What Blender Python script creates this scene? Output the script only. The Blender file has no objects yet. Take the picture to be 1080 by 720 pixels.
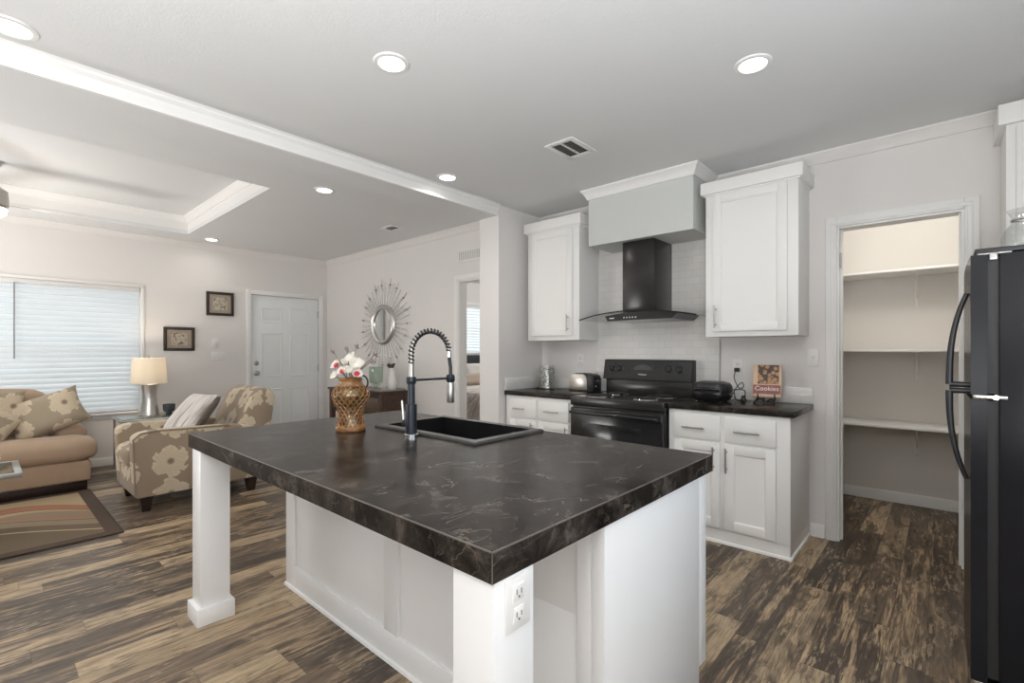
import bpy, bmesh, math, random
from mathutils import Vector, Matrix
random.seed(7)
S = bpy.context.scene
COL = S.collection
PI = math.pi

# ------------------------------------------------------------------ camera, world, light, exposure
cam_d = bpy.data.cameras.new('camera')
cam = bpy.data.objects.new('camera', cam_d)
COL.objects.link(cam)
cam.location = (0, 0, 1.22)
cam.rotation_euler = (PI / 2, 0, math.atan2(0.66888, 0.74337))
cam_d.sensor_width = 36.0
cam_d.lens = 505.68 / 1080 * 36
cam_d.shift_y = 10 / 1080
cam_d.clip_start = 0.02
S.camera = cam

S.view_settings.view_transform = 'Standard'
S.view_settings.look = 'None'
S.view_settings.gamma = 1.0
S.view_settings.use_curve_mapping = False
S.view_settings.exposure = 0.18
S.cycles.max_bounces = 10
S.cycles.diffuse_bounces = 6
S.cycles.glossy_bounces = 4
S.cycles.transmission_bounces = 8
S.cycles.transparent_max_bounces = 10
S.cycles.sample_clamp_indirect = 4.0
S.cycles.caustics_reflective = False
S.cycles.caustics_refractive = False

W = bpy.data.worlds.new('sky')
S.world = W
W.use_nodes = True
_bg = W.node_tree.nodes['Background']
_bg.inputs['Color'].default_value = (0.80, 0.90, 1.0, 1)
_bg.inputs['Strength'].default_value = 0.9


def area_light(name, loc, rot, sx, sy, watts, col):
    d = bpy.data.lights.new(name, 'AREA')
    d.shape = 'RECTANGLE'
    d.size = sx
    d.size_y = sy
    d.energy = watts
    d.color = col
    o = bpy.data.objects.new(name, d)
    COL.objects.link(o)
    o.location = loc
    o.rotation_euler = rot
    return o


# daylight that enters by the openings of the room (all behind or beside the camera, or behind the blinds)
area_light('daylight_side_window', (0.99, 1.32, 1.45), (0, math.radians(100), 0), 1.1, 1.15, 12, (0.74, 0.87, 1.0))
area_light('daylight_living_window', (-6.80, 0.13, 1.25), (0, -PI / 2, 0), 1.3, 2.1, 12, (0.95, 0.98, 1.0))
area_light('daylight_bedroom_window', (-6.80, 6.25, 1.63), (0, -PI / 2, 0), 0.9, 1.5, 16, (0.95, 0.98, 1.0))

# added unseen fill lights that bounce off the kitchen, living room and bedroom ceilings
def aim(d):
    return Vector(d).to_track_quat('-Z', 'Y').to_euler()


area_light('added_uplight', (0.05, -1.2, 0.84), aim((0.0, 0.02, 1.0)), 1.5, 1.4, 172, (0.975, 0.99, 1.0))
area_light('added_uplight_living', (-5.3, -1.95, 0.5), aim((0.05, 0.36, 1.0)), 1.8, 1.0, 84, (1.0, 0.992, 0.98))
area_light('added_uplight_bedroom', (-4.4, 5.9, 1.5), (PI, 0, 0), 1.2, 1.2, 38, (1.0, 0.99, 0.97))

DOWNLIGHT_W = 2.6
PANTRY_W = 11.0
WARM = (1.0, 0.95, 0.885)

# ------------------------------------------------------------------ key planes
CEIL = 2.512
XW = -6.644      # window wall
YM = 3.375       # mirror wall
YR = 3.686       # range wall
XS0, XS1, YS = -3.16, -2.92, 3.07   # stub wall
XR = 0.86        # right wall
YF = -2.6        # wall behind camera
YB = 7.2         # bedroom far wall

# ------------------------------------------------------------------ materials


class NT:
    """short-hand for node trees"""

    def __init__(s, name):
        s.m = bpy.data.materials.new(name)
        s.m.use_nodes = True
        s.t = s.m.node_tree
        s.b = s.t.nodes['Principled BSDF']
        s.out = s.t.nodes['Material Output']

    def n(s, typ, **kw):
        x = s.t.nodes.new(typ)
        for k, v in kw.items():
            setattr(x, k, v)
        return x

    def link(s, a, b):
        s.t.links.new(a, b)

    def put(s, sock, v):
        if hasattr(v, 'is_output') or isinstance(v, bpy.types.NodeSocket):
            s.link(v, sock)
        else:
            sock.default_value = v

    def math(s, op, a, b=0.0, c=None, clamp=False):
        x = s.n('ShaderNodeMath', operation=op, use_clamp=clamp)
        s.put(x.inputs[0], a)
        s.put(x.inputs[1], b)
        if c is not None:
            s.put(x.inputs[2], c)
        return x.outputs[0]

    def mix(s, f, a, b):
        x = s.n('ShaderNodeMix', data_type='RGBA')
        s.put(x.inputs['Factor'], f)
        s.put(x.inputs[6], a if not isinstance(a, tuple) else (*a[:3], 1))
        s.put(x.inputs[7], b if not isinstance(b, tuple) else (*b[:3], 1))
        return x.outputs[2]

    def ramp(s, f, stops, interp='LINEAR'):
        x = s.n('ShaderNodeValToRGB')
        x.color_ramp.interpolation = interp
        e = x.color_ramp.elements
        while len(e) < len(stops):
            e.new(0.5)
        for i, (p, c) in enumerate(stops):
            e[i].position = p
            e[i].color = (c, c, c, 1) if not isinstance(c, tuple) else (*c[:3], 1)
        s.put(x.inputs[0], f)
        return x.outputs[0]

    def pos(s):
        g = s.n('ShaderNodeNewGeometry')
        x = s.n('ShaderNodeSeparateXYZ')
        s.link(g.outputs['Position'], x.inputs[0])
        return x.outputs[0], x.outputs[1], x.outputs[2]

    def vec(s, a, b, c=0.0):
        x = s.n('ShaderNodeCombineXYZ')
        s.put(x.inputs[0], a)
        s.put(x.inputs[1], b)
        s.put(x.inputs[2], c)
        return x.outputs[0]

    def noise(s, v, scale=5.0, detail=4.0, rough=0.55, dist=0.0):
        x = s.n('ShaderNodeTexNoise')
        if v is not None:
            s.put(x.inputs['Vector'], v)
        x.inputs['Scale'].default_value = scale
        x.inputs['Detail'].default_value = detail
        x.inputs['Roughness'].default_value = rough
        x.inputs['Distortion'].default_value = dist
        return x.outputs[0]

    def bump(s, h, strength=0.2, dist=0.01):
        x = s.n('ShaderNodeBump')
        x.inputs['Strength'].default_value = strength
        x.inputs['Distance'].default_value = dist
        s.put(x.inputs['Height'], h)
        s.link(x.outputs[0], s.b.inputs['Normal'])

    def col(s, v):
        s.put(s.b.inputs['Base Color'], v if not isinstance(v, tuple) else (*v[:3], 1))

    def set(s, **kw):
        for k, v in kw.items():
            s.put(s.b.inputs[k.replace('_', ' ')], v)
        return s


def paint(name, rgb, rough=0.5, var=0.04, scale=3.0, bump=0.0, bscale=200, spec=0.5, metal=0.0):
    k = NT(name)
    g = k.n('ShaderNodeNewGeometry').outputs['Position']
    f = k.noise(g, scale, 3)
    d = tuple(c * (1 - var) for c in rgb)
    u = tuple(min(1, c * (1 + var)) for c in rgb)
    k.col(k.mix(f, d, u))
    k.set(Roughness=rough, Metallic=metal)
    k.b.inputs['Specular IOR Level'].default_value = spec
    if bump:
        k.bump(k.noise(g, bscale, 2), bump, 0.004)
    return k.m


M = {}
M['wall'] = paint('wall_paint', (0.76, 0.735, 0.715), 0.75, 0.012, 1.5, 0.08, 160, 0.25)
M['wall_dimming'] = paint('light_cutting_grey', (0.24, 0.24, 0.24), 0.8, 0.02, 1.5, 0.08, 160, 0.2)  # invented grey for the unseen front wall, darkened to cut light on the island
M['ceiling'] = paint('ceiling_paint', (0.74, 0.745, 0.745), 0.85, 0.015, 1.2, 0.2, 120, 0.15)
M['trim'] = paint('trim_paint', (0.83, 0.82, 0.805), 0.45, 0.01, 4)
M['cab'] = paint('cabinet_white', (0.83, 0.82, 0.80), 0.42, 0.012, 5)
M['island'] = paint('island_white', (0.80, 0.80, 0.80), 0.42, 0.012, 5)
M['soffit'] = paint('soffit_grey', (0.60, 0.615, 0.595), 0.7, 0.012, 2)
M['door'] = paint('door_paint', (0.85, 0.87, 0.87), 0.45, 0.015, 3)
M['plate'] = paint('white_plastic', (0.80, 0.79, 0.77), 0.35, 0.01, 20)
M['slot'] = paint('dark_slot', (0.12, 0.11, 0.10), 0.6, 0.1, 40)
M['black_gloss'] = paint('black_gloss', (0.012, 0.012, 0.013), 0.16, 0.2, 6)
M['black_satin'] = paint('black_satin', (0.016, 0.016, 0.018), 0.36, 0.2, 8)
M['black_soft'] = paint('black_soft', (0.02, 0.019, 0.019), 0.55, 0.2, 30, 0.1, 400)
M['range_black'] = paint('range_enamel', (0.022, 0.020, 0.019), 0.22, 0.2, 6)
M['hood_black'] = paint('hood_steel_black', (0.026, 0.023, 0.022), 0.24, 0.15, 9, metal=0.2)
M['gunmetal'] = paint('gunmetal_blue', (0.022, 0.028, 0.037), 0.34, 0.15, 20, metal=0.3)
M['sink'] = paint('black_composite', (0.006, 0.006, 0.007), 0.55, 0.3, 120, 0.1, 500, spec=0.12)
M['sink_rim'] = paint('sink_rim_composite', (0.05, 0.048, 0.046), 0.25, 0.3, 120, 0.1, 500)
M['chrome'] = paint('chrome', (0.75, 0.75, 0.75), 0.16, 0.05, 10, metal=1.0)
M['nickel'] = paint('brushed_nickel', (0.50, 0.48, 0.45), 0.33, 0.06, 60, metal=1.0)
M['steel'] = paint('brushed_steel', (0.62, 0.58, 0.53), 0.30, 0.08, 30, metal=0.9)
M['silver'] = paint('silvered_metal', (0.70, 0.68, 0.65), 0.30, 0.12, 25, metal=0.9)
M['silver_ray'] = paint('silver_rays', (0.86, 0.85, 0.83), 0.4, 0.08, 30, metal=0.0)
M['ray_dark'] = paint('pewter_rays', (0.60, 0.585, 0.565), 0.4, 0.12, 30, metal=0.1)
M['bead'] = paint('bead_bronze', (0.38, 0.34, 0.31), 0.4, 0.3, 30, metal=0.4)
M['darkwood'] = paint('dark_leg_wood', (0.022, 0.011, 0.008), 0.35, 0.3, 14)
M['fridge'] = None
M['frame_wood'] = paint('picture_frame_wood', (0.035, 0.021, 0.014), 0.4, 0.3, 30)
M['mat'] = paint('picture_mat', (0.52, 0.39, 0.31), 0.8, 0.08, 30)
M['fan_blade'] = paint('fan_blade_white', (0.80, 0.77, 0.73), 0.4, 0.02, 10)
M['stem'] = paint('stem_brown', (0.16, 0.13, 0.09), 0.7, 0.3, 60)
M['bud'] = paint('bud_grey', (0.22, 0.17, 0.17), 0.7, 0.3, 60)
M['red'] = paint('flower_red', (0.48, 0.015, 0.04), 0.6, 0.3, 90)
M['leaf'] = paint('dry_leaf', (0.045, 0.03, 0.022), 0.6, 0.4, 60)
M['white_ceramic'] = paint('white_ceramic', (0.82, 0.80, 0.77), 0.22, 0.02, 10)
M['pewter'] = paint('pewter_tray', (0.40, 0.39, 0.37), 0.3, 0.1, 20, metal=0.8)
M['candle'] = paint('candle_glass', (0.075, 0.085, 0.09), 0.25, 0.35, 50)
M['bed_dark'] = paint('headboard_charcoal', (0.045, 0.046, 0.05), 0.8, 0.2, 40, 0.2, 300)
M['pillow_tan'] = paint('bed_pillow_tan', (0.52, 0.42, 0.34), 0.85, 0.06, 20, 0.1, 200)
M['pillow_white'] = paint('bed_pillow_white', (0.80, 0.78, 0.75), 0.85, 0.03, 20, 0.1, 200)
M['bracket'] = paint('bracket_white', (0.80, 0.77, 0.73), 0.4, 0.02, 10)
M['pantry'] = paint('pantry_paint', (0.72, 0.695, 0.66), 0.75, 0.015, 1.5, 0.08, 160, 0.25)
M['blind_rail'] = paint('blind_rail', (0.75, 0.75, 0.75), 0.4, 0.02, 10)
M['wand'] = paint('blind_wand', (0.30, 0.30, 0.30), 0.3, 0.05, 10)
M['ground'] = paint('ground_outside', (0.35, 0.36, 0.30), 0.9, 0.2, 1)


def emit(name, rgb, strength):
    k = NT(name)
    k.col(rgb)
    k.b.inputs['Emission Color'].default_value = (*rgb, 1)
    k.b.inputs['Emission Strength'].default_value = strength
    k.set(Roughness=0.4)
    return k.m


M['lens'] = emit('downlight_lens', (1.0, 0.97, 0.92), 9.0)
M['fan_bowl'] = emit('fan_light_bowl', (1.0, 0.93, 0.82), 2.5)
M['led'] = emit('clock_display', (0.05, 0.055, 0.05), 0.1)


def fridge_mat():
    k = NT('fridge_black')
    g = k.n('ShaderNodeNewGeometry').outputs['Position']
    k.col(k.mix(k.noise(g, 3, 2), (0.010, 0.010, 0.012), (0.015, 0.015, 0.018)))
    k.set(Roughness=0.26)
    k.b.inputs['Specular IOR Level'].default_value = 0.22
    k.bump(k.noise(g, 260, 3), 0.12, 0.002)
    return k.m


M['fridge'] = fridge_mat()


def floor_mat():
    k = NT('plank_floor')
    x, y, z = k.pos()
    w = 0.1235
    u = k.math('DIVIDE', k.math('ADD', x, 20.06), w)
    iu = k.math('FLOOR', u)
    fu = k.math('FRACT', u)
    wn = k.n('ShaderNodeTexWhiteNoise', noise_dimensions='1D')
    k.put(wn.inputs['W'], iu)
    v = k.math('ADD', k.math('DIVIDE', k.math('ADD', y, 20.0), 0.93), k.math('MULTIPLY', wn.outputs[0], 7.3))
    iv = k.math('FLOOR', v)
    fv = k.math('FRACT', v)
    wn2 = k.n('ShaderNodeTexWhiteNoise', noise_dimensions='2D')
    k.put(wn2.inputs['Vector'], k.vec(iu, iv))
    rnd = wn2.outputs[0]
    base = k.ramp(rnd, [(0.0, (0.042, 0.030, 0.022)), (0.3, (0.070, 0.050, 0.035)), (0.55, (0.100, 0.072, 0.050)),
                        (0.70, (0.155, 0.110, 0.073)), (0.77, (0.30, 0.222, 0.138)), (1.0, (0.44, 0.33, 0.21))])
    seed = k.math('MULTIPLY', rnd, 37.0)
    # where a board is worn to its pale layer
    pa = k.noise(k.vec(k.math('MULTIPLY', x, 9.0), k.math('MULTIPLY', y, 1.5), seed), 1.0, 4, 0.6, 0.4)
    worn = k.ramp(pa, [(0.46, 0.0), (0.60, 1.0)])
    # long tan streaks that run with the board
    st = k.noise(k.vec(k.math('MULTIPLY', x, 42.0), k.math('MULTIPLY', y, 2.2), seed), 1.0, 5, 0.65, 0.5)
    stm = k.ramp(st, [(0.47, 0.0), (0.56, 1.0)])
    c = k.mix(k.math('MULTIPLY', k.math('MULTIPLY', stm, worn), 0.88), base, (0.42, 0.295, 0.175))
    stm2 = k.ramp(st, [(0.56, 0.0), (0.66, 0.5)])
    c = k.mix(stm2, c, (0.26, 0.19, 0.12))
    # dark worn bands
    db = k.noise(k.vec(k.math('MULTIPLY', x, 15.0), k.math('MULTIPLY', y, 3.0), k.math('ADD', seed, 9.0)), 1.0, 6, 0.68, 0.7)
    dbm = k.ramp(db, [(0.49, 0.0), (0.60, 0.75)])
    c = k.mix(dbm, c, (0.044, 0.031, 0.022))
    # fine grain
    gr = k.noise(k.vec(k.math('MULTIPLY', x, 170.0), k.math('MULTIPLY', y, 9.0), seed), 1.0, 4, 0.6)
    gm = k.ramp(gr, [(0.34, 0.50), (0.60, 1.35)])
    mul = k.n('ShaderNodeMix', data_type='RGBA', blend_type='MULTIPLY')
    mul.inputs['Factor'].default_value = 0.85
    k.put(mul.inputs[6], c)
    k.put(mul.inputs[7], gm)
    c = mul.outputs[2]
    # scraped pale flecks
    fl = k.noise(k.vec(k.math('MULTIPLY', x, 75.0), k.math('MULTIPLY', y, 13.0), k.math('ADD', seed, 3.0)), 1.0, 6, 0.70, 0.25)
    flm = k.ramp(fl, [(0.50, 0.0), (0.60, 0.62)])
    pb = k.noise(k.vec(k.math('MULTIPLY', x, 8.0), k.math('MULTIPLY', y, 3.4), k.math('ADD', seed, 20.0)), 1.0, 3, 0.6, 0.3)
    fz = k.ramp(pb, [(0.50, 0.04), (0.60, 1.0)])
    c = k.mix(k.math('MULTIPLY', flm, fz), c, (0.47, 0.36, 0.235))
    # seams
    e1 = k.math('MINIMUM', fu, k.math('SUBTRACT', 1.0, fu))
    e2 = k.math('MULTIPLY', k.math('MINIMUM', fv, k.math('SUBTRACT', 1.0, fv)), 7.5)
    sm = k.ramp(k.math('MINIMUM', e1, e2), [(0.0, 0.55), (0.018, 0.0)])
    c = k.mix(sm, c, (0.03, 0.022, 0.016))
    k.col(c)
    k.put(k.b.inputs['Roughness'], k.ramp(gr, [(0.3, 0.36), (0.7, 0.50)]))
    k.bump(k.math('SUBTRACT', k.math('MULTIPLY', gr, 0.4), sm), 0.12, 0.002)
    return k.m


M['floor'] = floor_mat()


def counter_mat():
    k = NT('counter_laminate')
    g = k.n('ShaderNodeNewGeometry').outputs['Position']
    n1 = k.noise(g, 8.0, 9, 0.70, 0.6)
    c = k.ramp(n1, [(0.36, (0.008, 0.0065, 0.0055)), (0.48, (0.020, 0.0165, 0.014)), (0.56, (0.036, 0.030, 0.0255)), (0.68, (0.105, 0.088, 0.075))])
    x, y, z = k.pos()

    def veins(off, scale, width, amount, lo, hi):
        p = k.n('ShaderNodeVectorMath', operation='ADD')
        k.link(g, p.inputs[0])
        p.inputs[1].default_value = (off, off * 1.7, off * 0.3)
        sc = k.n('ShaderNodeMapping')
        sc.inputs['Rotation'].default_value = (0, 0, 0.5 + off)
        sc.inputs['Scale'].default_value = (1.0, 0.38, 1.0)
        k.link(p.outputs[0], sc.inputs['Vector'])
        n2 = k.noise(sc.outputs[0], scale * 1.5, 5, 0.55, 0.5)
        vm = k.ramp(k.math('ABSOLUTE', k.math('SUBTRACT', n2, 0.5)), [(0.0, amount), (width, 0.0)])
        br = k.ramp(k.noise(p.outputs[0], scale * 1.3, 2), [(lo, 0.0), (hi, 1.0)])
        return k.math('MULTIPLY', vm, br)

    c = k.mix(veins(0.0, 5.0, 0.022, 0.55, 0.40, 0.55), c, (0.011, 0.009, 0.008))
    c = k.mix(veins(5.3, 2.6, 0.0035, 0.75, 0.50, 0.62), c, (0.27, 0.22, 0.18))
    c = k.mix(veins(9.1, 4.4, 0.006, 0.6, 0.52, 0.64), c, (0.22, 0.18, 0.15))
    c = k.mix(veins(2.2, 9.0, 0.012, 0.45, 0.45, 0.6), c, (0.115, 0.095, 0.08))
    k.col(c)
    k.put(k.b.inputs['Roughness'], k.ramp(n1, [(0.3, 0.19), (0.7, 0.27)]))
    k.b.inputs['Specular IOR Level'].default_value = 0.13
    k.bump(k.noise(g, 60, 4), 0.06, 0.002)
    return k.m


M['counter'] = counter_mat()
M['edge_band'] = paint('counter_edge_line', (0.115, 0.10, 0.088), 0.35, 0.25, 30)


def tile_mat():
    k = NT('subway_tile')
    x, y, z = k.pos()
    b = k.n('ShaderNodeTexBrick')
    k.put(b.inputs['Vector'], k.vec(k.math('ADD', x, k.math('MULTIPLY', y, 1.0)), k.math('SUBTRACT', z, 0.87)))
    b.inputs['Scale'].default_value = 1.0
    b.inputs['Brick Width'].default_value = 0.112
    b.inputs['Row Height'].default_value = 0.054
    b.inputs['Mortar Size'].default_value = 0.0012
    b.inputs['Mortar Smooth'].default_value = 0.2
    b.inputs['Color1'].default_value = (0.735, 0.715, 0.69, 1)
    b.inputs['Color2'].default_value = (0.77, 0.755, 0.73, 1)
    b.inputs['Mortar'].default_value = (0.60, 0.585, 0.565, 1)
    k.col(b.outputs['Color'])
    k.set(Roughness=0.12)
    k.bump(k.math('SUBTRACT', 1.0, b.outputs['Fac']), 0.25, 0.002)
    return k.m


M['tile'] = tile_mat()


def glass(name, tint, alpha, rough=0.03, refl=0.9):
    """thin clear glass: a glossy coat over a tinted see-through sheet"""
    k = NT(name)
    k.t.nodes.remove(k.b)
    tr = k.n('ShaderNodeBsdfTransparent')
    tr.inputs[0].default_value = (*tint, 1)
    gl = k.n('ShaderNodeBsdfGlossy')
    gl.inputs['Roughness'].default_value = rough
    lw = k.n('ShaderNodeLayerWeight')
    lw.inputs['Blend'].default_value = 0.5
    fres = k.math('ADD', 0.04, k.math('MULTIPLY', k.math('POWER', lw.outputs['Facing'], 5.0), 0.96))
    mx = k.n('ShaderNodeMixShader')
    k.put(mx.inputs[0], k.math('ADD', k.math('MULTIPLY', fres, refl), alpha, clamp=True))
    k.link(tr.outputs[0], mx.inputs[1])
    k.link(gl.outputs[0], mx.inputs[2])
    k.link(mx.outputs[0], k.out.inputs[0])
    return k.m


M['pane'] = glass('window_glass', (0.95, 0.97, 0.97), 0.0)
M['clear'] = glass('clear_glass', (0.975, 0.98, 0.975), 0.05, refl=0.8)
M['green_glass'] = glass('green_grey_glass', (0.84, 0.885, 0.85), 0.02, refl=0.5)
M['table_glass'] = glass('table_glass', (0.72, 0.78, 0.76), 0.12)
M['smoke_glass'] = glass('canopy_glass', (0.93, 0.93, 0.92), 0.0)


def mirror_mat():
    k = NT('mirror_silver')
    k.col((0.80, 0.80, 0.79))
    k.set(Metallic=1.0, Roughness=0.03)
    return k.m


M['mirror'] = mirror_mat()


def blind_mat():
    k = NT('blind_slats')
    g = k.n('ShaderNodeNewGeometry').outputs['Position']
    c = k.mix(k.noise(g, 4, 2), (0.84, 0.86, 0.87), (0.88, 0.90, 0.91))
    k.col(c)
    k.set(Roughness=0.45)
    t = k.n('ShaderNodeBsdfTranslucent')
    k.link(c, t.inputs[0])
    mx = k.n('ShaderNodeMixShader')
    mx.inputs[0].default_value = 0.32
    k.link(k.b.outputs[0], mx.inputs[1])
    k.link(t.outputs[0], mx.inputs[2])
    k.link(mx.outputs[0], k.out.inputs[0])
    return k.m


M['blind'] = blind_mat()


def shade_mat():
    k = NT('lamp_shade_linen')
    g = k.n('ShaderNodeNewGeometry').outputs['Position']
    c = k.mix(k.noise(g, 90, 3), (0.84, 0.79, 0.71), (0.90, 0.86, 0.79))
    k.col(c)
    k.set(Roughness=0.9)
    t = k.n('ShaderNodeBsdfTranslucent')
    k.link(c, t.inputs[0])
    mx = k.n('ShaderNodeMixShader')
    mx.inputs[0].default_value = 0.55
    k.link(k.b.outputs[0], mx.inputs[1])
    k.link(t.outputs[0], mx.inputs[2])
    k.link(mx.outputs[0], k.out.inputs[0])
    return k.m


M['shade'] = shade_mat()


def fabric(name, rgb, var=0.08, scale=14):
    k = NT(name)
    g = k.n('ShaderNodeNewGeometry').outputs['Position']
    c = k.mix(k.noise(g, scale, 4), tuple(v * (1 - var) for v in rgb), tuple(v * (1 + var) for v in rgb))
    k.col(c)
    k.set(Roughness=0.9)
    k.b.inputs['Specular IOR Level'].default_value = 0.15
    k.b.inputs['Sheen Weight'].default_value = 0.15
    k.bump(k.noise(g, 420, 3), 0.25, 0.002)
    return k


M['sofa'] = fabric('sofa_microfibre', (0.40, 0.29, 0.205)).m
M['chair_plain'] = fabric('chair_plain_taupe', (0.27, 0.21, 0.15)).m
M['pillow_dark'] = fabric('pillow_back_taupe', (0.13, 0.105, 0.09)).m


def flower_fabric(name, ax, scale, base=(0.285, 0.222, 0.160), off=(0, 0)):
    k = fabric(name, base, 0.05)
    x, y, z = k.pos()
    s = {'x': x, 'y': y, 'z': z}
    gn = k.n('ShaderNodeNewGeometry')
    sn = k.n('ShaderNodeSeparateXYZ')
    k.link(gn.outputs['True Normal'], sn.inputs[0])
    fx = k.math('GREATER_THAN', k.math('ABSOLUTE', sn.outputs[0]), 0.6)
    fz = k.math('GREATER_THAN', k.math('ABSOLUTE', sn.outputs[2]), 0.75)
    s['h'] = k.math('ADD', k.math('MULTIPLY', y, fx), k.math('MULTIPLY', x, k.math('SUBTRACT', 1.0, fx)))
    s['v'] = k.math('ADD', k.math('MULTIPLY', y, fz), k.math('MULTIPLY', z, k.math('SUBTRACT', 1.0, fz)))
    a = k.math('ADD', k.math('MULTIPLY', s[ax[0]], scale), off[0])
    b = k.math('ADD', k.math('MULTIPLY', s[ax[1]], scale), off[1])
    v = k.n('ShaderNodeTexVoronoi', voronoi_dimensions='2D')
    v.inputs['Scale'].default_value = 1.0
    v.inputs['Randomness'].default_value = 0.45
    k.put(v.inputs['Vector'], k.vec(a, b))
    ps = k.n('ShaderNodeSeparateXYZ')
    k.link(v.outputs['Position'], ps.inputs[0])
    dx = k.math('SUBTRACT', a, ps.outputs[0])
    dy = k.math('SUBTRACT', b, ps.outputs[1])
    r = v.outputs['Distance']
    th = k.math('ARCTAN2', dy, dx)
    wob = k.math('MULTIPLY', k.noise(k.vec(a, b), 4.0, 2), 2.0)
    th2 = k.math('ADD', th, wob)
    pet = k.math('ABSOLUTE', k.math('SINE', k.math('MULTIPLY', th2, 3.0)))
    R = k.math('ADD', 0.31, k.math('MULTIPLY', pet, 0.115))
    d = k.math('SUBTRACT', R, r)
    mask = k.ramp(d, [(0.0, 0.0), (0.025, 1.0)])
    vein = k.math('ABSOLUTE', k.math('SINE', k.math('MULTIPLY', th2, 12.0)))
    tone = k.mix(k.math('MULTIPLY', vein, 0.5), (0.60, 0.51, 0.38), (0.46, 0.375, 0.265))
    edge = k.ramp(d, [(0.02, 0.55), (0.07, 0.0)])
    tone = k.mix(edge, tone, (0.66, 0.58, 0.45))
    cen = k.ramp(r, [(0.05, 0.9), (0.10, 0.0)])
    tone = k.mix(cen, tone, (0.17, 0.13, 0.10))
    old = k.b.inputs['Base Color'].links[0].from_socket
    k.col(k.mix(k.math('MULTIPLY', mask, 0.9), old, tone))
    return k.m


M['chair_side'] = flower_fabric('chair_floral_side', 'yz', 3.25, off=(0.05, 0.05))
M['chair_front'] = flower_fabric('chair_floral_front', 'hv', 4.0)
M['chair_top'] = flower_fabric('chair_floral_top', 'xy', 3.6)
M['floral_pillow'] = flower_fabric('pillow_floral', 'yz', 3.7, (0.33, 0.275, 0.20), off=(0.45, 0.30))


def stripe_pillow():
    k = fabric('pillow_striped', (0.62, 0.585, 0.55), 0.05)
    x, y, z = k.pos()
    a = k.math('ADD', k.math('MULTIPLY', x, 1.0), k.math('MULTIPLY', y, 0.15))
    n = k.noise(k.vec(k.math('MULTIPLY', a, 55.0), k.math('MULTIPLY', z, 2.5)), 1.0, 3, 0.6)
    zone = k.ramp(a, [(0.0, 0.0), (1.0, 1.0)])
    m = k.ramp(n, [(0.52, 0.0), (0.60, 0.75)])
    side = k.ramp(k.math('ADD', x, 5.3), [(0.34, 0.15), (0.50, 1.0)])
    old = k.b.inputs['Base Color'].links[0].from_socket
    k.col(k.mix(k.math('MULTIPLY', m, side), old, (0.20, 0.165, 0.14)))
    return k.m


M['striped'] = stripe_pillow()


def rug_mat():
    k = NT('rug_swirl')
    x, y, z = k.pos()
    a = k.math('ADD', x, 4.85)
    # three wide swooping bands that run along the rug
    f1 = k.math('ADD', k.math('MULTIPLY', k.math('SINE', k.math('MULTIPLY', k.math('ADD', y, 0.2), 4.2)), 0.26), a)
    f2 = k.math('ADD', k.math('MULTIPLY', k.math('SINE', k.math('MULTIPLY', k.math('ADD', y, 0.55), 3.3)), 0.26), a)
    c = k.mix(k.ramp(f1, [(0.02, 0.0), (0.04, 1.0)]), (0.42, 0.32, 0.20), (0.26, 0.20, 0.135))
    c = k.mix(k.math('MULTIPLY', k.ramp(f2, [(0.30, 0.0), (0.31, 1.0)]), 1.0), c, (0.150, 0.108, 0.070))
    for lo, hi, colr in ((0.05, 0.085, (0.40, 0.15, 0.08)), (0.44, 0.465, (0.42, 0.33, 0.20)), (0.16, 0.172, (0.12, 0.075, 0.05))):
        band = k.math('MULTIPLY', k.math('GREATER_THAN', f2, lo), k.math('LESS_THAN', f2, hi))
        c = k.mix(band, c, colr)
    for lo, hi, colr in ((-0.36, -0.20, (0.34, 0.16, 0.09)), (-0.20, -0.185, (0.11, 0.06, 0.04))):
        f1b = k.math('SUBTRACT', f1, k.math('MULTIPLY', k.math('ADD', y, 1.0), 0.12))
        f1b = k.math('MAXIMUM', f1b, -1.0)
        band = k.math('MULTIPLY', k.math('GREATER_THAN', f1b, lo), k.math('LESS_THAN', f1b, hi))
        c = k.mix(band, c, colr)
    # border
    bx = k.math('SUBTRACT', 0.665, k.math('ABSOLUTE', k.math('ADD', x, 4.835)))
    by = k.math('SUBTRACT', 0.565, y)
    bo = k.math('LESS_THAN', k.math('MINIMUM', bx, by), 0.0)
    c = k.mix(bo, c, (0.085, 0.058, 0.042))
    g = k.n('ShaderNodeNewGeometry').outputs['Position']
    k.col(c)
    k.set(Roughness=0.95)
    k.bump(k.noise(g, 500, 2), 0.3, 0.003)
    return k.m


M['rug'] = rug_mat()
M['rug_edge'] = paint('rug_binding', (0.05, 0.033, 0.024), 0.95, 0.2, 60)


def wood(name, c0, c1, ax, rough=0.35):
    k = NT(name)
    x, y, z = k.pos()
    sc = {'x': (3, 30, 30), 'y': (30, 3, 30), 'z': (30, 30, 3)}[ax]
    v = k.vec(k.math('MULTIPLY', x, sc[0]), k.math('MULTIPLY', y, sc[1]), k.math('MULTIPLY', z, sc[2]))
    k.col(k.ramp(k.noise(v, 1.0, 5, 0.6, 0.5), [(0.3, c0), (0.7, c1)]))
    k.set(Roughness=rough)
    return k.m


M['walnut'] = wood('sideboard_wood', (0.030, 0.015, 0.010), (0.085, 0.042, 0.027), 'x')
M['walnut_lt'] = wood('sideboard_drawer_wood', (0.075, 0.047, 0.034), (0.14, 0.095, 0.07), 'x')


def amber_mat(name, c0, c1, rough):
    k = NT(name)
    g = k.n('ShaderNodeNewGeometry').outputs['Position']
    k.col(k.ramp(k.noise(g, 40, 4, 0.6), [(0.3, c0), (0.7, c1)]))
    k.set(Roughness=rough)
    k.b.inputs['Coat Weight'].default_value = 0.6
    k.b.inputs['Coat Roughness'].default_value = 0.1
    return k.m


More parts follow.
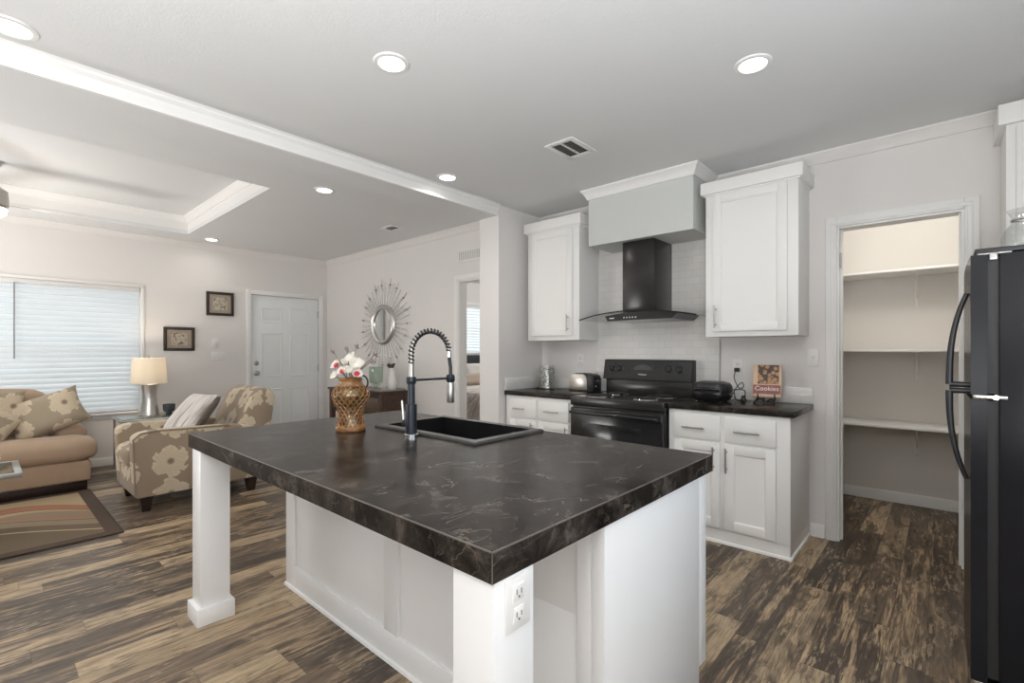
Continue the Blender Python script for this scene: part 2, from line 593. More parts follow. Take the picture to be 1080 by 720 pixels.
M['amber'] = amber_mat('amber_wicker', (0.13, 0.052, 0.014), (0.34, 0.155, 0.045), 0.3)


def mercury_mat():
    k = NT('mercury_glass')
    g = k.n('ShaderNodeNewGeometry').outputs['Position']
    k.col(k.ramp(k.noise(g, 34, 4, 0.7), [(0.32, (0.07, 0.042, 0.018)), (0.5, (0.19, 0.155, 0.085)), (0.68, (0.36, 0.33, 0.22))]))
    k.set(Roughness=0.14, Metallic=0.65)
    return k.m


M['mercury'] = mercury_mat()


def petal_mat():
    k = NT('petal_white')
    g = k.n('ShaderNodeNewGeometry').outputs['Position']
    k.col(k.mix(k.noise(g, 60, 3), (0.60, 0.56, 0.47), (0.70, 0.68, 0.64)))
    k.set(Roughness=0.7)
    k.b.inputs['Subsurface Weight'].default_value = 0.0
    return k.m


M['petal'] = petal_mat()


def duvet_mat():
    k = NT('duvet_pattern')
    x, y, z = k.pos()
    v = k.vec(k.math('MULTIPLY', k.math('ADD', x, k.math('MULTIPLY', z, -0.8)), 16.0), k.math('MULTIPLY', z, 3.0), k.math('MULTIPLY', y, 1.5))
    n = k.noise(v, 1.0, 4, 0.6, 1.2)
    k.col(k.ramp(n, [(0.38, (0.33, 0.285, 0.26)), (0.50, (0.80, 0.77, 0.73)), (0.62, (0.42, 0.37, 0.34))]))
    k.set(Roughness=0.9)
    return k.m


M['duvet'] = duvet_mat()


def bead_mat():
    k = NT('canister_mosaic')
    g = k.n('ShaderNodeNewGeometry').outputs['Position']
    v = k.n('ShaderNodeTexVoronoi')
    k.put(v.inputs['Vector'], g)
    v.inputs['Scale'].default_value = 75
    k.col(k.ramp(v.outputs['Distance'], [(0.0, (0.80, 0.78, 0.74)), (0.35, (0.66, 0.63, 0.58)), (0.55, (0.24, 0.21, 0.18))]))
    k.set(Roughness=0.25)
    return k.m


M['mosaic'] = bead_mat()


def art_mat(name, seed):
    k = NT(name)
    g = k.n('ShaderNodeNewGeometry').outputs['Position']
    n = k.noise(g, 17 + seed, 4, 0.6, 1.5)
    k.col(k.ramp(n, [(0.38, (0.12, 0.07, 0.055)), (0.45, (0.62, 0.50, 0.38)), (0.6, (0.74, 0.62, 0.48))]))
    k.set(Roughness=0.6)
    return k.m


M['art1'] = art_mat('art_print_branch', 1)
M['art2'] = art_mat('art_print_fern', 9)


def cookie_mat():
    k = NT('cookie_photo')
    g = k.n('ShaderNodeNewGeometry').outputs['Position']
    v = k.n('ShaderNodeTexVoronoi')
    k.put(v.inputs['Vector'], g)
    v.inputs['Scale'].default_value = 38
    n = k.noise(g, 160, 3)
    c = k.ramp(v.outputs['Distance'], [(0.30, (0.50, 0.28, 0.12)), (0.48, (0.34, 0.16, 0.07)), (0.60, (0.045, 0.02, 0.014))])
    k.col(k.mix(k.ramp(n, [(0.56, 0.0), (0.62, 0.9)]), c, (0.05, 0.022, 0.015)))
    k.set(Roughness=0.35)
    return k.m


M['cookie'] = cookie_mat()
M['cover'] = paint('cookbook_cover', (0.66, 0.46, 0.32), 0.4, 0.08, 40)
M['cover_band'] = paint('cookbook_band', (0.28, 0.085, 0.06), 0.4, 0.1, 40)
M['paper'] = paint('paper_edge', (0.75, 0.70, 0.62), 0.8, 0.05, 200)
M['slat_grey'] = paint('grille_shadow_grey', (0.52, 0.51, 0.50), 0.6, 0.02, 20)
M['text_white'] = paint('lettering_white', (0.85, 0.83, 0.80), 0.5, 0.01, 40)
M['text_grey'] = paint('lettering_grey', (0.35, 0.34, 0.33), 0.5, 0.02, 40)

# ------------------------------------------------------------------ mesh builder


class MB:
    def __init__(s):
        s.b = bmesh.new()

    def _take(s, g):
        m = bpy.data.meshes.new('t')
        g.to_mesh(m)
        g.free()
        s.b.from_mesh(m)
        bpy.data.meshes.remove(m)
        return s

    def box(s, x0, y0, z0, x1, y1, z1, bev=0.0, seg=2, mat=None):
        g = bmesh.new()
        x0, x1 = min(x0, x1), max(x0, x1)
        y0, y1 = min(y0, y1), max(y0, y1)
        z0, z1 = min(z0, z1), max(z0, z1)
        bmesh.ops.create_cube(g, size=1.0)
        for v in g.verts:
            v.co = Vector(((x0 + x1) / 2 + v.co.x * (x1 - x0), (y0 + y1) / 2 + v.co.y * (y1 - y0), (z0 + z1) / 2 + v.co.z * (z1 - z0)))
        if bev > 0:
            bev = min(bev, 0.49 * min(x1 - x0, y1 - y0, z1 - z0))
            bmesh.ops.bevel(g, geom=list(g.edges), offset=bev, segments=seg, profile=0.5, affect='EDGES')
        if mat is not None:
            g.transform(mat)
        return s._take(g)

    def poly(s, pts, faces):
        g = bmesh.new()
        vs = [g.verts.new(p) for p in pts]
        for f in faces:
            try:
                g.faces.new([vs[i] for i in f])
            except ValueError:
                pass
        bmesh.ops.recalc_face_normals(g, faces=list(g.faces))
        return s._take(g)

    def prism(s, prof, axis, a, b, bev=0.0, mat=None):
        """closed 2-D profile swept along axis x / y / z from a to b"""
        def P(u, v, t):
            return {'x': (t, u, v), 'y': (u, t, v), 'z': (u, v, t)}[axis]
        n = len(prof)
        g = bmesh.new()
        A = [g.verts.new(P(u, v, a)) for u, v in prof]
        B = [g.verts.new(P(u, v, b)) for u, v in prof]
        g.faces.new(A)
        g.faces.new(B)
        for i in range(n):
            g.faces.new([A[i], A[(i + 1) % n], B[(i + 1) % n], B[i]])
        bmesh.ops.recalc_face_normals(g, faces=list(g.faces))
        if bev > 0:
            bmesh.ops.bevel(g, geom=list(g.edges), offset=bev, segments=2, profile=0.5, affect='EDGES')
        if mat is not None:
            g.transform(mat)
        return s._take(g)

    def cyl(s, p0, p1, r0, r1=None, n=24):
        r1 = r0 if r1 is None else r1
        return s.tube([p0, p1], [r0, r1], n)

    def tube(s, pts, r, n=10, cap=True):
        pts = [Vector(p) for p in pts]
        rs = r if isinstance(r, (list, tuple)) else [r] * len(pts)
        g = bmesh.new()
        rings = []
        up = None
        for i, p in enumerate(pts):
            if i == 0:
                t = pts[1] - pts[0]
            elif i == len(pts) - 1:
                t = pts[-1] - pts[-2]
            else:
                t = (pts[i + 1] - pts[i]).normalized() + (pts[i] - pts[i - 1]).normalized()
            t.normalize()
            if up is None:
                up = Vector((0, 0, 1)) if abs(t.z) < 0.9 else Vector((1, 0, 0))
            a = t.cross(up)
            if a.length < 1e-5:
                a = t.cross(Vector((0.3, 1, 0.2)))
            a.normalize()
            b = a.cross(t).normalized()
            up = b
            rings.append([g.verts.new(p + rs[i] * (math.cos(2 * PI * k / n) * a + math.sin(2 * PI * k / n) * b)) for k in range(n)])
        for i in range(len(rings) - 1):
            for k in range(n):
                g.faces.new([rings[i][k], rings[i][(k + 1) % n], rings[i + 1][(k + 1) % n], rings[i + 1][k]])
        if cap:
            g.faces.new(rings[0])
            g.faces.new(rings[-1])
        bmesh.ops.recalc_face_normals(g, faces=list(g.faces))
        return s._take(g)

    def lathe(s, prof, c, n=32, mat=None, closed=False):
        """profile of (radius, height) turned about the vertical through c"""
        g = bmesh.new()
        rings = []
        for r, z in prof:
            if r < 1e-6:
                rings.append([g.verts.new((0, 0, z))])
            else:
                rings.append([g.verts.new((r * math.cos(2 * PI * k / n), r * math.sin(2 * PI * k / n), z)) for k in range(n)])
        for i in range(len(rings) - 1):
            A, B = rings[i], rings[i + 1]
            for k in range(n):
                j = (k + 1) % n
                if len(A) == 1 and len(B) == 1:
                    continue
                if len(A) == 1:
                    g.faces.new([A[0], B[k], B[j]])
                elif len(B) == 1:
                    g.faces.new([A[k], A[j], B[0]])
                else:
                    g.faces.new([A[k], A[j], B[j], B[k]])
        bmesh.ops.recalc_face_normals(g, faces=list(g.faces))
        g.transform((mat if mat is not None else Matrix.Identity(4)))
        g.transform(Matrix.Translation(Vector(c)))
        return s._take(g)

    def ball(s, c, r, n=12, sc=(1, 1, 1)):
        g = bmesh.new()
        bmesh.ops.create_uvsphere(g, u_segments=n, v_segments=max(6, n * 2 // 3), radius=r)
        g.transform(Matrix.Translation(Vector(c)) @ Matrix.Diagonal((*sc, 1)))
        return s._take(g)

    def pillow(s, c, u, v, hu, hv, th, n=20, pinch=0.10):
        """cushion: half sizes hu, hv along u, v, thickness th, corners drawn out"""
        c, u, v = Vector(c), Vector(u).normalized(), Vector(v)
        v = (v - v.dot(u) * u).normalized()
        w = u.cross(v)
        g = bmesh.new()
        top, bot = {}, {}
        for i in range(n + 1):
            for j in range(n + 1):
                a, b = -1 + 2 * i / n, -1 + 2 * j / n
                k = 1 - pinch * (1 - abs(b) ** 2) * abs(a) ** 6
                l = 1 - pinch * (1 - abs(a) ** 2) * abs(b) ** 6
                h = th / 2 * ((1 - abs(a) ** 3.2) * (1 - abs(b) ** 3.2)) ** 0.55
                h *= 1 + 0.05 * math.sin(a * 5 + b * 3)
                p = c + u * hu * a * k * (1 - 0.03 * (1 - b * b)) + v * hv * b * l
                top[i, j] = g.verts.new(p + w * h)
                bot[i, j] = top[i, j] if (i in (0, n) or j in (0, n)) else g.verts.new(p - w * h)
        for i in range(n):
            for j in range(n):
                g.faces.new([top[i, j], top[i + 1, j], top[i + 1, j + 1], top[i, j + 1]])
                q = [bot[i, j], bot[i, j + 1], bot[i + 1, j + 1], bot[i + 1, j]]
                try:
                    g.faces.new(q)
                except ValueError:
                    pass
        bmesh.ops.recalc_face_normals(g, faces=list(g.faces))
        return s._take(g)

    def build(s, name, mat, parent=None, smooth=True, angle=35):
        me = bpy.data.meshes.new(name)
        off = Vector((0, 0, 0))
        p = parent
        while p is not None:
            off += p.location
            p = p.parent
        loc = Vector((0, 0, 0))
        if parent is None:
            lo = [min(v.co[i] for v in s.b.verts) for i in range(3)]
            hi = [max(v.co[i] for v in s.b.verts) for i in range(3)]
            loc = Vector(((lo[0] + hi[0]) / 2, (lo[1] + hi[1]) / 2, lo[2]))
            off = loc
        for v in s.b.verts:
            v.co -= off
        s.b.to_mesh(me)
        s.b.free()
        me.materials.append(M[mat] if isinstance(mat, str) else mat)
        if smooth:
            for f in me.polygons:
                f.use_smooth = True
            me.set_sharp_from_angle(angle=math.radians(angle))
        o = bpy.data.objects.new(name, me)
        COL.objects.link(o)
        o.location = loc
        o.parent = parent
        return o


def thing(name, label, cat, loc, group=None):
    o = bpy.data.objects.new(name, None)
    COL.objects.link(o)
    o.empty_display_size = 0.1
    o.location = loc
    o['label'] = label
    o['category'] = cat
    if group:
        o['group'] = group
    return o


def tag(o, label, cat, group=None):
    o['label'] = label
    o['category'] = cat
    if group:
        o['group'] = group
    return o


def struct(name, mb, mat, parent=None):
    o = mb.build(name, mat, parent)
    if parent is None:
        o['kind'] = 'structure'
    return o


def spart(mb, name, mat, parent, label=None):
    o = mb.build(name, mat, parent)
    if label:
        o['label'] = label
    return o


def text_mesh(name, body, size, mat, parent, M4, extrude=0.0006):
    """lettering as a mesh; M4 places it in the world"""
    cu = bpy.data.curves.new(name, 'FONT')
    cu.body = body
    cu.size = size
    cu.extrude = extrude
    cu.align_x = 'CENTER'
    cu.align_y = 'CENTER'
    tmp = bpy.data.objects.new(name + '_tmp', cu)
    COL.objects.link(tmp)
    dg = bpy.context.evaluated_depsgraph_get()
    dg.update()
    me = bpy.data.meshes.new_from_object(tmp.evaluated_get(dg))
    COL.objects.unlink(tmp)
    bpy.data.objects.remove(tmp)
    off = Vector((0, 0, 0))
    p = parent
    while p is not None:
        off += p.location
        p = p.parent
    me.transform(M4)
    me.transform(Matrix.Translation(-off))
    me.materials.clear()
    me.materials.append(M[mat])
    o = bpy.data.objects.new(name, me)
    COL.objects.link(o)
    o.parent = parent
    return o


def frameM(origin, ux, uy):
    """matrix with local x along ux, local y along uy"""
    ux, uy = Vector(ux).normalized(), Vector(uy).normalized()
    uz = ux.cross(uy)
    m = Matrix((ux, uy, uz)).transposed().to_4x4()
    m.translation = Vector(origin)
    return m


def wall_x(c0, c1, y0, y1, z0, z1, holes, mb=None):
    """wall slab between x=c0..c1 that runs along y; holes = (y0,y1,z0,z1)"""
    mb = mb or MB()
    ys = sorted({y0, y1, *[h[0] for h in holes], *[h[1] for h in holes]})
    for a, b in zip(ys, ys[1:]):
        zs = [z0]
        cut = sorted([(h[2], h[3]) for h in holes if h[0] <= a + 1e-6 and h[1] >= b - 1e-6])
        z = z0
        for lo, hi in cut:
            if lo > z + 1e-6:
                mb.box(c0, a, z, c1, b, lo)
            z = hi
        if z < z1 - 1e-6:
            mb.box(c0, a, z, c1, b, z1)
    return mb


def wall_y(c0, c1, x0, x1, z0, z1, holes):
    mb = MB()
    xs = sorted({x0, x1, *[h[0] for h in holes], *[h[1] for h in holes]})
    for a, b in zip(xs, xs[1:]):
        cut = sorted([(h[2], h[3]) for h in holes if h[0] <= a + 1e-6 and h[1] >= b - 1e-6])
        z = z0
        for lo, hi in cut:
            if lo > z + 1e-6:
                mb.box(a, c0, z, b, c1, lo)
            z = hi
        if z < z1 - 1e-6:
            mb.box(a, c0, z, b, c1, z1)
    return mb


# ------------------------------------------------------------------ the shell
WIN = (-0.95, 1.205, 0.56, 1.925)       # living window (y0,y1,z0,z1)
DOOR = (2.345, 3.255, 0.0, 1.955)       # front door
BWIN = (5.45, 7.0, 1.17, 2.09)          # bedroom window
PAN = (-0.507, 0.087, 0.0, 2.015)       # pantry opening (x0,x1,z0,z1)
BDR = (-3.79, -3.20, 0.0, 1.955)        # bedroom doorway
SWIN = (0.72, 1.92, 0.85, 2.05)         # side window in the kitchen's right wall, beside the camera

struct('floor', MB().box(XW - 0.12, YF - 0.12, -0.1, 1.0, YB + 0.1, 0.0), 'floor')
TR = (-6.22, -3.97, -1.6, 1.546)
c_ = MB()
c_.box(XW - 0.12, YF - 0.12, CEIL, TR[0], YB + 0.1, CEIL + 0.04)
c_.box(TR[0], TR[3], CEIL, TR[1], YB + 0.1, CEIL + 0.04)
c_.box(TR[0], YF - 0.12, CEIL, TR[1], TR[2], CEIL + 0.04)
c_.box(TR[1], YF - 0.12, CEIL, 1.0, YB + 0.1, CEIL + 0.04)
struct('ceiling', c_, 'ceiling')
TZ = 2.70
t_ = MB()
t_.box(TR[0] - 0.04, TR[2] - 0.04, TZ, TR[1] + 0.04, TR[3] + 0.04, TZ + 0.04)
struct('ceiling_tray', t_, 'ceiling')
t_ = MB()
t_.box(TR[0] - 0.04, TR[2] - 0.04, CEIL + 0.04, TR[0], TR[3] + 0.04, TZ)
t_.box(TR[1], TR[2] - 0.04, CEIL + 0.04, TR[1] + 0.04, TR[3] + 0.04, TZ)
t_.box(TR[0], TR[2] - 0.04, CEIL + 0.04, TR[1], TR[2], TZ)
t_.box(TR[0], TR[3], CEIL + 0.04, TR[1], TR[3] + 0.04, TZ)
struct('trim_1', t_, 'trim')


def crown_prof(s=1.0, h=0.068, w=0.05):
    """crown profile: (out, down) from the wall/ceiling corner"""
    return [(0, 0), (w * s, 0), (w * s, -0.010), (w * 0.72 * s, -0.022), (w * 0.45 * s, -h * 0.62), (0.012 * s, -h * 0.86), (0.012 * s, -h), (0, -h)]


def crown_along_y(x, y0, y1, z, sgn, h=0.068, w=0.05, mb=None):
    return (mb or MB()).prism([(x + sgn * a, z + b) for a, b in crown_prof(1, h, w)], 'y', y0, y1)


def crown_along_x(y, x0, x1, z, sgn, h=0.068, w=0.05, mb=None):
    return (mb or MB()).prism([(y + sgn * a, z + b) for a, b in crown_prof(1, h, w)], 'x', x0, x1)




def crown_loop(path, z, closed, h=0.068, w=0.05, mb=None):
    """crown swept along axis-aligned path points; it projects to the right of the walking direction, mitred at the corners"""
    prof = crown_prof(1, h, w)
    n = len(path)
    rows = []
    for i in range(n):
        p = Vector((*path[i], 0))
        ds = []
        if closed or i > 0:
            ds.append((p - Vector((*path[i - 1], 0))).normalized())
        if closed or i < n - 1:
            ds.append((Vector((*path[(i + 1) % n], 0)) - p).normalized())
        off = Vector((0, 0, 0))
        for d_ in ds:
            q = Vector((d_.y, -d_.x, 0))
            if abs(off.dot(q)) < 0.5:
                off += q
        rows.append([(p.x + off.x * a, p.y + off.y * a, z + b) for a, b in prof])
    m = len(prof)
    pts = [q for r_ in rows for q in r_]
    fc = []
    for i in range(n if closed else n - 1):
        k2 = (i + 1) % n
        for j in range(m):
            fc.append([i * m + j, i * m + (j + 1) % m, k2 * m + (j + 1) % m, k2 * m + j])
    if not closed:
        fc += [list(range(m)), [(n - 1) * m + j for j in range(m)]]
    return (mb or MB()).poly(pts, fc)


tb = crown_loop([(TR[0], TR[2]), (TR[0], TR[3]), (TR[1], TR[3]), (TR[1], TR[2])], TZ, True)
struct('trim_2', tb, 'trim')

struct('wall_left', wall_x(XW - 0.12, XW, YF - 0.12, YB + 0.1, 0, CEIL, [WIN, DOOR, BWIN]), 'wall')
struct('wall_middle', wall_y(YM, YM + 0.1, XW, XS0, 0, CEIL, [BDR]), 'wall')
struct('wall_stub', MB().box(XS0, YS, 0, XS1, YR + 0.1, CEIL), 'wall')
struct('wall_back', wall_y(YR, YR + 0.1, XS1, XR, 0, CEIL, [PAN]), 'wall')
struct('wall_right', wall_x(XR, XR + 0.1, YF - 0.12, YR + 0.1, 0, CEIL, [SWIN]), 'wall')
struct('wall_front', wall_y(YF - 0.1, YF, XW, XR, 0, CEIL, []), 'wall_dimming')
struct('wall_bedroom_right', MB().box(-3.10, YR + 0.1, 0, -3.0, YB, CEIL), 'wall')
struct('wall_bedroom_back', MB().box(XW, YB, 0, -3.0, YB + 0.1, CEIL), 'wall')
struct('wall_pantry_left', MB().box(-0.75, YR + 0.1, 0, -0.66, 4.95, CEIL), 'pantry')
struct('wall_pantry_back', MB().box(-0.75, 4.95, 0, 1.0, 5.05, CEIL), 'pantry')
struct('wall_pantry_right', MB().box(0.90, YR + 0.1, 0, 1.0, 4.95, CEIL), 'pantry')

# marriage-line beam with its crown
struct('beam', MB().box(-3.20, YF, 2.42, -2.95, YS, CEIL), 'ceiling')
struct('trim_3', MB().prism([(-2.95, 2.42), (-2.928, 2.42), (-2.928, 2.444), (-2.918, 2.462), (-2.918, 2.474), (-2.902, 2.490), (-2.902, 2.502), (-2.89, 2.512), (-2.95, 2.512)], 'y', YF, YS), 'trim')
cb = MB()
crown_along_x(YR, XS1, XR, CEIL, -1, mb=cb)
struct('trim_4', cb, 'wall')
struct('trim_5', crown_along_x(YM, XW, XS0, CEIL, -1), 'wall')
struct('trim_6', crown_along_y(XW, YF, YM, CEIL, 1), 'wall')

# soffit that boxes in the hood duct
SF = (-2.135, -1.285, 3.30, 2.065)
struct('soffit', MB().box(SF[0], SF[2], SF[3], SF[1], YR, CEIL), 'soffit')
sb = crown_loop([(SF[1], YR), (SF[1], SF[2]), (SF[0], SF[2]), (SF[0], YR)][::-1], CEIL, False, 0.075, 0.05)
struct('trim_7', sb, 'trim')


def baseboard(name, mb):
    return struct(name, mb, 'trim')


def bb_prof(h=0.085, w=0.013):
    return [(0, 0), (w, 0), (w, h - 0.015), (w * 0.5, h), (0, h)]


baseboard('baseboard_left', MB().prism([(XW + a, b) for a, b in bb_prof()], 'y', YF, DOOR[0] - 0.06))
baseboard('baseboard_middle', MB().prism([(YM - a, b) for a, b in bb_prof()], 'x', XW, BDR[0] - 0.06))
baseboard('baseboard_stub', MB().box(XS0 - 0.012, YS - 0.012, 0, XS1 + 0.012, YS, 0.085, 0.003).box(XS1, YS, 0, XS1 + 0.012, 3.14, 0.085, 0.003))
baseboard('baseboard_back', MB().prism([(YR - a, b) for a, b in bb_prof()], 'x', -0.655, PAN[0] - 0.067).prism([(YR - a, b) for a, b in bb_prof()], 'x', PAN[1] + 0.067, XR))
baseboard('baseboard_pantry', MB().prism([(4.95 - a, b) for a, b in bb_prof()], 'x', -0.66, 0.9).prism([(-0.66 + a, b) for a, b in bb_prof()], 'y', YR + 0.1, 4.95))


# casings
def casing_y(name, x0, x1, zt, y, w=0.062, t=0.018, head=True):
    mb = MB()
    mb.box(x0 - w, y - t, 0, x0, y, zt + w, 0.004)
    mb.box(x1, y - t, 0, x1 + w, y, zt + w, 0.004)
    mb.box(x0 + 0.0002, y - t, zt, x1 - 0.0002, y, zt + w, 0.004)
    mb.box(x0 - w * 0.55, y - t - 0.005, 0.001, x0 - w * 0.2, y - t + 0.002, zt + w * 0.2, 0.003)
    mb.box(x1 + w * 0.2, y - t - 0.005, 0.001, x1 + w * 0.55, y - t + 0.002, zt + w * 0.2, 0.003)
    mb.box(x0 - w * 0.55, y - t - 0.005, zt + w * 0.2, x1 + w * 0.55, y - t + 0.002, zt + w * 0.55, 0.003)
    return struct(name, mb, 'trim')


casing_y('trim_8', PAN[0], PAN[1], PAN[3], YR)
jb = MB()
jb.box(PAN[0], YR - 0.004, 0, PAN[0] + 0.012, YR + 0.104, PAN[3])
jb.box(PAN[1] - 0.012, YR - 0.004, 0, PAN[1], YR + 0.104, PAN[3])
jb.box(PAN[0] + 0.012, YR - 0.004, PAN[3] - 0.012, PAN[1] - 0.012, YR + 0.104, PAN[3])
jb.box(PAN[0] + 0.012, YR + 0.045, 0, PAN[0] + 0.022, YR + 0.075, PAN[3] - 0.012)
jb.box(PAN[1] - 0.022, YR + 0.045, 0, PAN[1] - 0.012, YR + 0.075, PAN[3] - 0.012)
struct('trim_9', jb, 'trim')
casing_y('trim_10', BDR[0], BDR[1], BDR[3], YM, w=0.058)
jb = MB()
jb.box(BDR[0], YM - 0.004, 0, BDR[0] + 0.012, YM + 0.104, BDR[3])
jb.box(BDR[1] - 0.012, YM - 0.004, 0, BDR[1], YM + 0.104, BDR[3])
jb.box(BDR[0] + 0.012, YM - 0.004, BDR[3] - 0.012, BDR[1] - 0.012, YM + 0.104, BDR[3])
struct('trim_11', jb, 'trim')


def casing_x(name, y0, y1, zt, x, w=0.055, t=0.016):
    mb = MB()
    mb.box(x, y0 - w, 0, x + t, y0, zt + w, 0.004)
    mb.box(x, y1, 0, x + t, y1 + w, zt + w, 0.004)
    mb.box(x, y0 + 0.0002, zt, x + t, y1 - 0.0002, zt + w, 0.004)
    return struct(name, mb, 'trim')


casing_x('trim_12', DOOR[0], DOOR[1], DOOR[3], XW)

# front door: six panel leaf
d1 = struct('door_1', MB().box(XW - 0.07, DOOR[0] + 0.006, 0.012, XW - 0.026, DOOR[1] - 0.006, DOOR[3] - 0.006, 0.002), 'door')
yc = (DOOR[0] + DOOR[1]) / 2
pan = MB()
for (z0, z1) in ((0.20, 0.72), (0.87, 1.46), (1.60, 1.80)):
    for (a, b) in ((DOOR[0] + 0.135, yc - 0.05), (yc + 0.05, DOOR[1] - 0.135)):
        mx = XW - 0.026
        # raised field with sloped sides inside a sunk moulding ring
        rings = []
        for off, xx in ((0.0, mx), (0.008, mx + 0.007), (0.018, mx + 0.0008), (0.03, mx + 0.0008), (0.05, mx + 0.006)):
            rings.append([(xx, a + off, z0 + off), (xx, b - off, z0 + off), (xx, b - off, z1 - off), (xx, a + off, z1 - off)])
        pts = [p for r in rings for p in r]
        fc = []
        for r in range(len(rings) - 1):
            for k in range(4):
                fc.append([r * 4 + k, r * 4 + (k + 1) % 4, (r + 1) * 4 + (k + 1) % 4, (r + 1) * 4 + k])
        fc.append([len(pts) - 4 + k for k in range(4)])
        pan.poly(pts, fc)
spart(pan, 'door_panel', 'door', d1)
kx = XW - 0.026
MY = Matrix.Rotation(PI / 2, 4, 'Y')
spart(MB().lathe([(0, 0), (0.03, 0), (0.03, 0.008), (0.018, 0.014), (0.018, 0.022), (0, 0.024)], (kx, DOOR[0] + 0.075, 1.06), 20, MY), 'deadbolt', 'nickel', d1, 'round nickel deadbolt')
spart(MB().lathe([(0, 0), (0.032, 0), (0.032, 0.008), (0.012, 0.014), (0.012, 0.03), (0.026, 0.038), (0.029, 0.052), (0.02, 0.064), (0, 0.066)], (kx, DOOR[0] + 0.075, 0.93), 20, MY), 'door_knob', 'nickel', d1, 'round nickel door knob')
for z in (0.22, 0.98, 1.74):
    spart(MB().box(XW - 0.03, DOOR[1] - 0.012, z - 0.045, XW - 0.014, DOOR[1] - 0.002, z + 0.045, 0.002).cyl((XW - 0.014, DOOR[1] - 0.006, z - 0.05), (XW - 0.014, DOOR[1] - 0.006, z + 0.05), 0.006, n=10), 'door_hinge', 'nickel', d1)


# windows
def window_x(name, w, x, n_mid=0):
    """frame, sash and pane in a wall_left opening"""
    y0, y1, z0, z1 = w
    f = MB()
    t = 0.035
    f.box(x - 0.11, y0, z0, x - 0.07, y0 + t, z1).box(x - 0.11, y1 - t, z0, x - 0.07, y1, z1)
    f.box(x - 0.11, y0 + t, z0, x - 0.07, y1 - t, z0 + t).box(x - 0.11, y0 + t, z1 - t, x - 0.07, y1 - t, z1)
    f.box(x - 0.105, y0 + t, (z0 + z1) / 2 - 0.015, x - 0.075, y1 - t, (z0 + z1) / 2 + 0.015)
    o = struct(name, f, 'trim')
    spart(MB().box(x - 0.093, y0 + t, z0 + t, x - 0.088, y1 - t, z1 - t), 'window_pane', 'pane', o)
    return o


window_x('window_1', WIN, XW)
struct('trim_13', MB().box(XW - 0.07, WIN[0] - 0.05, WIN[2] - 0.022, XW + 0.035, WIN[1] + 0.04, WIN[2], 0.004).box(XW, WIN[0] - 0.03, WIN[2] - 0.062, XW + 0.014, WIN[1] + 0.02, WIN[2] - 0.022, 0.004), 'trim')
tb = MB()
tb.box(XW, WIN[0] - 0.03, WIN[3], XW + 0.012, WIN[1] + 0.03, WIN[3] + 0.03, 0.004)
tb.box(XW, WIN[1], WIN[2], XW + 0.012, WIN[1] + 0.03, WIN[3], 0.004)
struct('trim_14', tb, 'trim')
window_x('window_2', BWIN, XW)
struct('trim_15', MB().box(XW - 0.07, BWIN[0] - 0.05, BWIN[2] - 0.022, XW + 0.03, BWIN[1] + 0.05, BWIN[2], 0.004)
       .box(XW, BWIN[0] - 0.04, BWIN[2] - 0.07, XW + 0.012, BWIN[1] + 0.04, BWIN[2] - 0.022, 0.003)
       .box(XW, BWIN[0] - 0.05, BWIN[3], XW + 0.012, BWIN[1] + 0.05, BWIN[3] + 0.05, 0.003), 'trim')
# openings beside and behind the camera
f = MB()
for a, b in ((SWIN[0], SWIN[0] + 0.04), (SWIN[1] - 0.04, SWIN[1])):
    f.box(XR + 0.03, a, SWIN[2], XR + 0.08, b, SWIN[3])
f.box(XR + 0.03, SWIN[0], SWIN[2], XR + 0.08, SWIN[1], SWIN[2] + 0.04).box(XR + 0.03, SWIN[0], SWIN[3] - 0.04, XR + 0.08, SWIN[1], SWIN[3])
struct('window_3', f, 'trim')


# blinds
def blind(label, w, x, pitch, wand=None, tilt=62):
    y0, y1, z0, z1 = w
    y0 += 0.012
    y1 -= 0.012
    xc = x - 0.035
    t = thing('window_blind', label, 'blind', (xc, (y0 + y1) / 2, z0))
    spart(MB().box(xc - 0.028, y0, z1 - 0.045, xc + 0.028, y1, z1 - 0.002, 0.004), 'head_rail', 'blind_rail', t)
    sl = MB()
    z = z1 - 0.055
    a = math.radians(tilt)
    hw = 0.0285
    while z > z0 + 0.035:
        prf = []
        for kk in range(7):
            u = -1 + kk / 3
            prf.append((hw * u, 0.0085 * (1 - u * u)))
        full = prf + [(q[0], q[1] - 0.0016) for q in prf[::-1]]
        ca, sa = math.cos(a), math.sin(a)
        sl.prism([(xc + p_[0] * ca + p_[1] * sa, z - p_[0] * sa + p_[1] * ca) for p_ in full], 'y', y0, y1)
        z -= pitch
    spart(sl, 'slats', 'blind', t)
    spart(MB().box(xc - 0.025, y0, z0 + 0.004, xc + 0.025, y1, z0 + 0.024, 0.004), 'bottom_rail', 'blind_rail', t)
    if wand:
        spart(MB().cyl((xc + 0.038, wand, z1 - 0.04), (xc + 0.038, wand, z1 - 0.78), 0.006, n=8), 'tilt_wand', 'wand', t)
    return t


blind('wide white slatted blind closed over the living room window', WIN, XW, 0.053, wand=0.225)
blind('white slatted blind on the bedroom window seen through the doorway', BWIN, XW, 0.053)

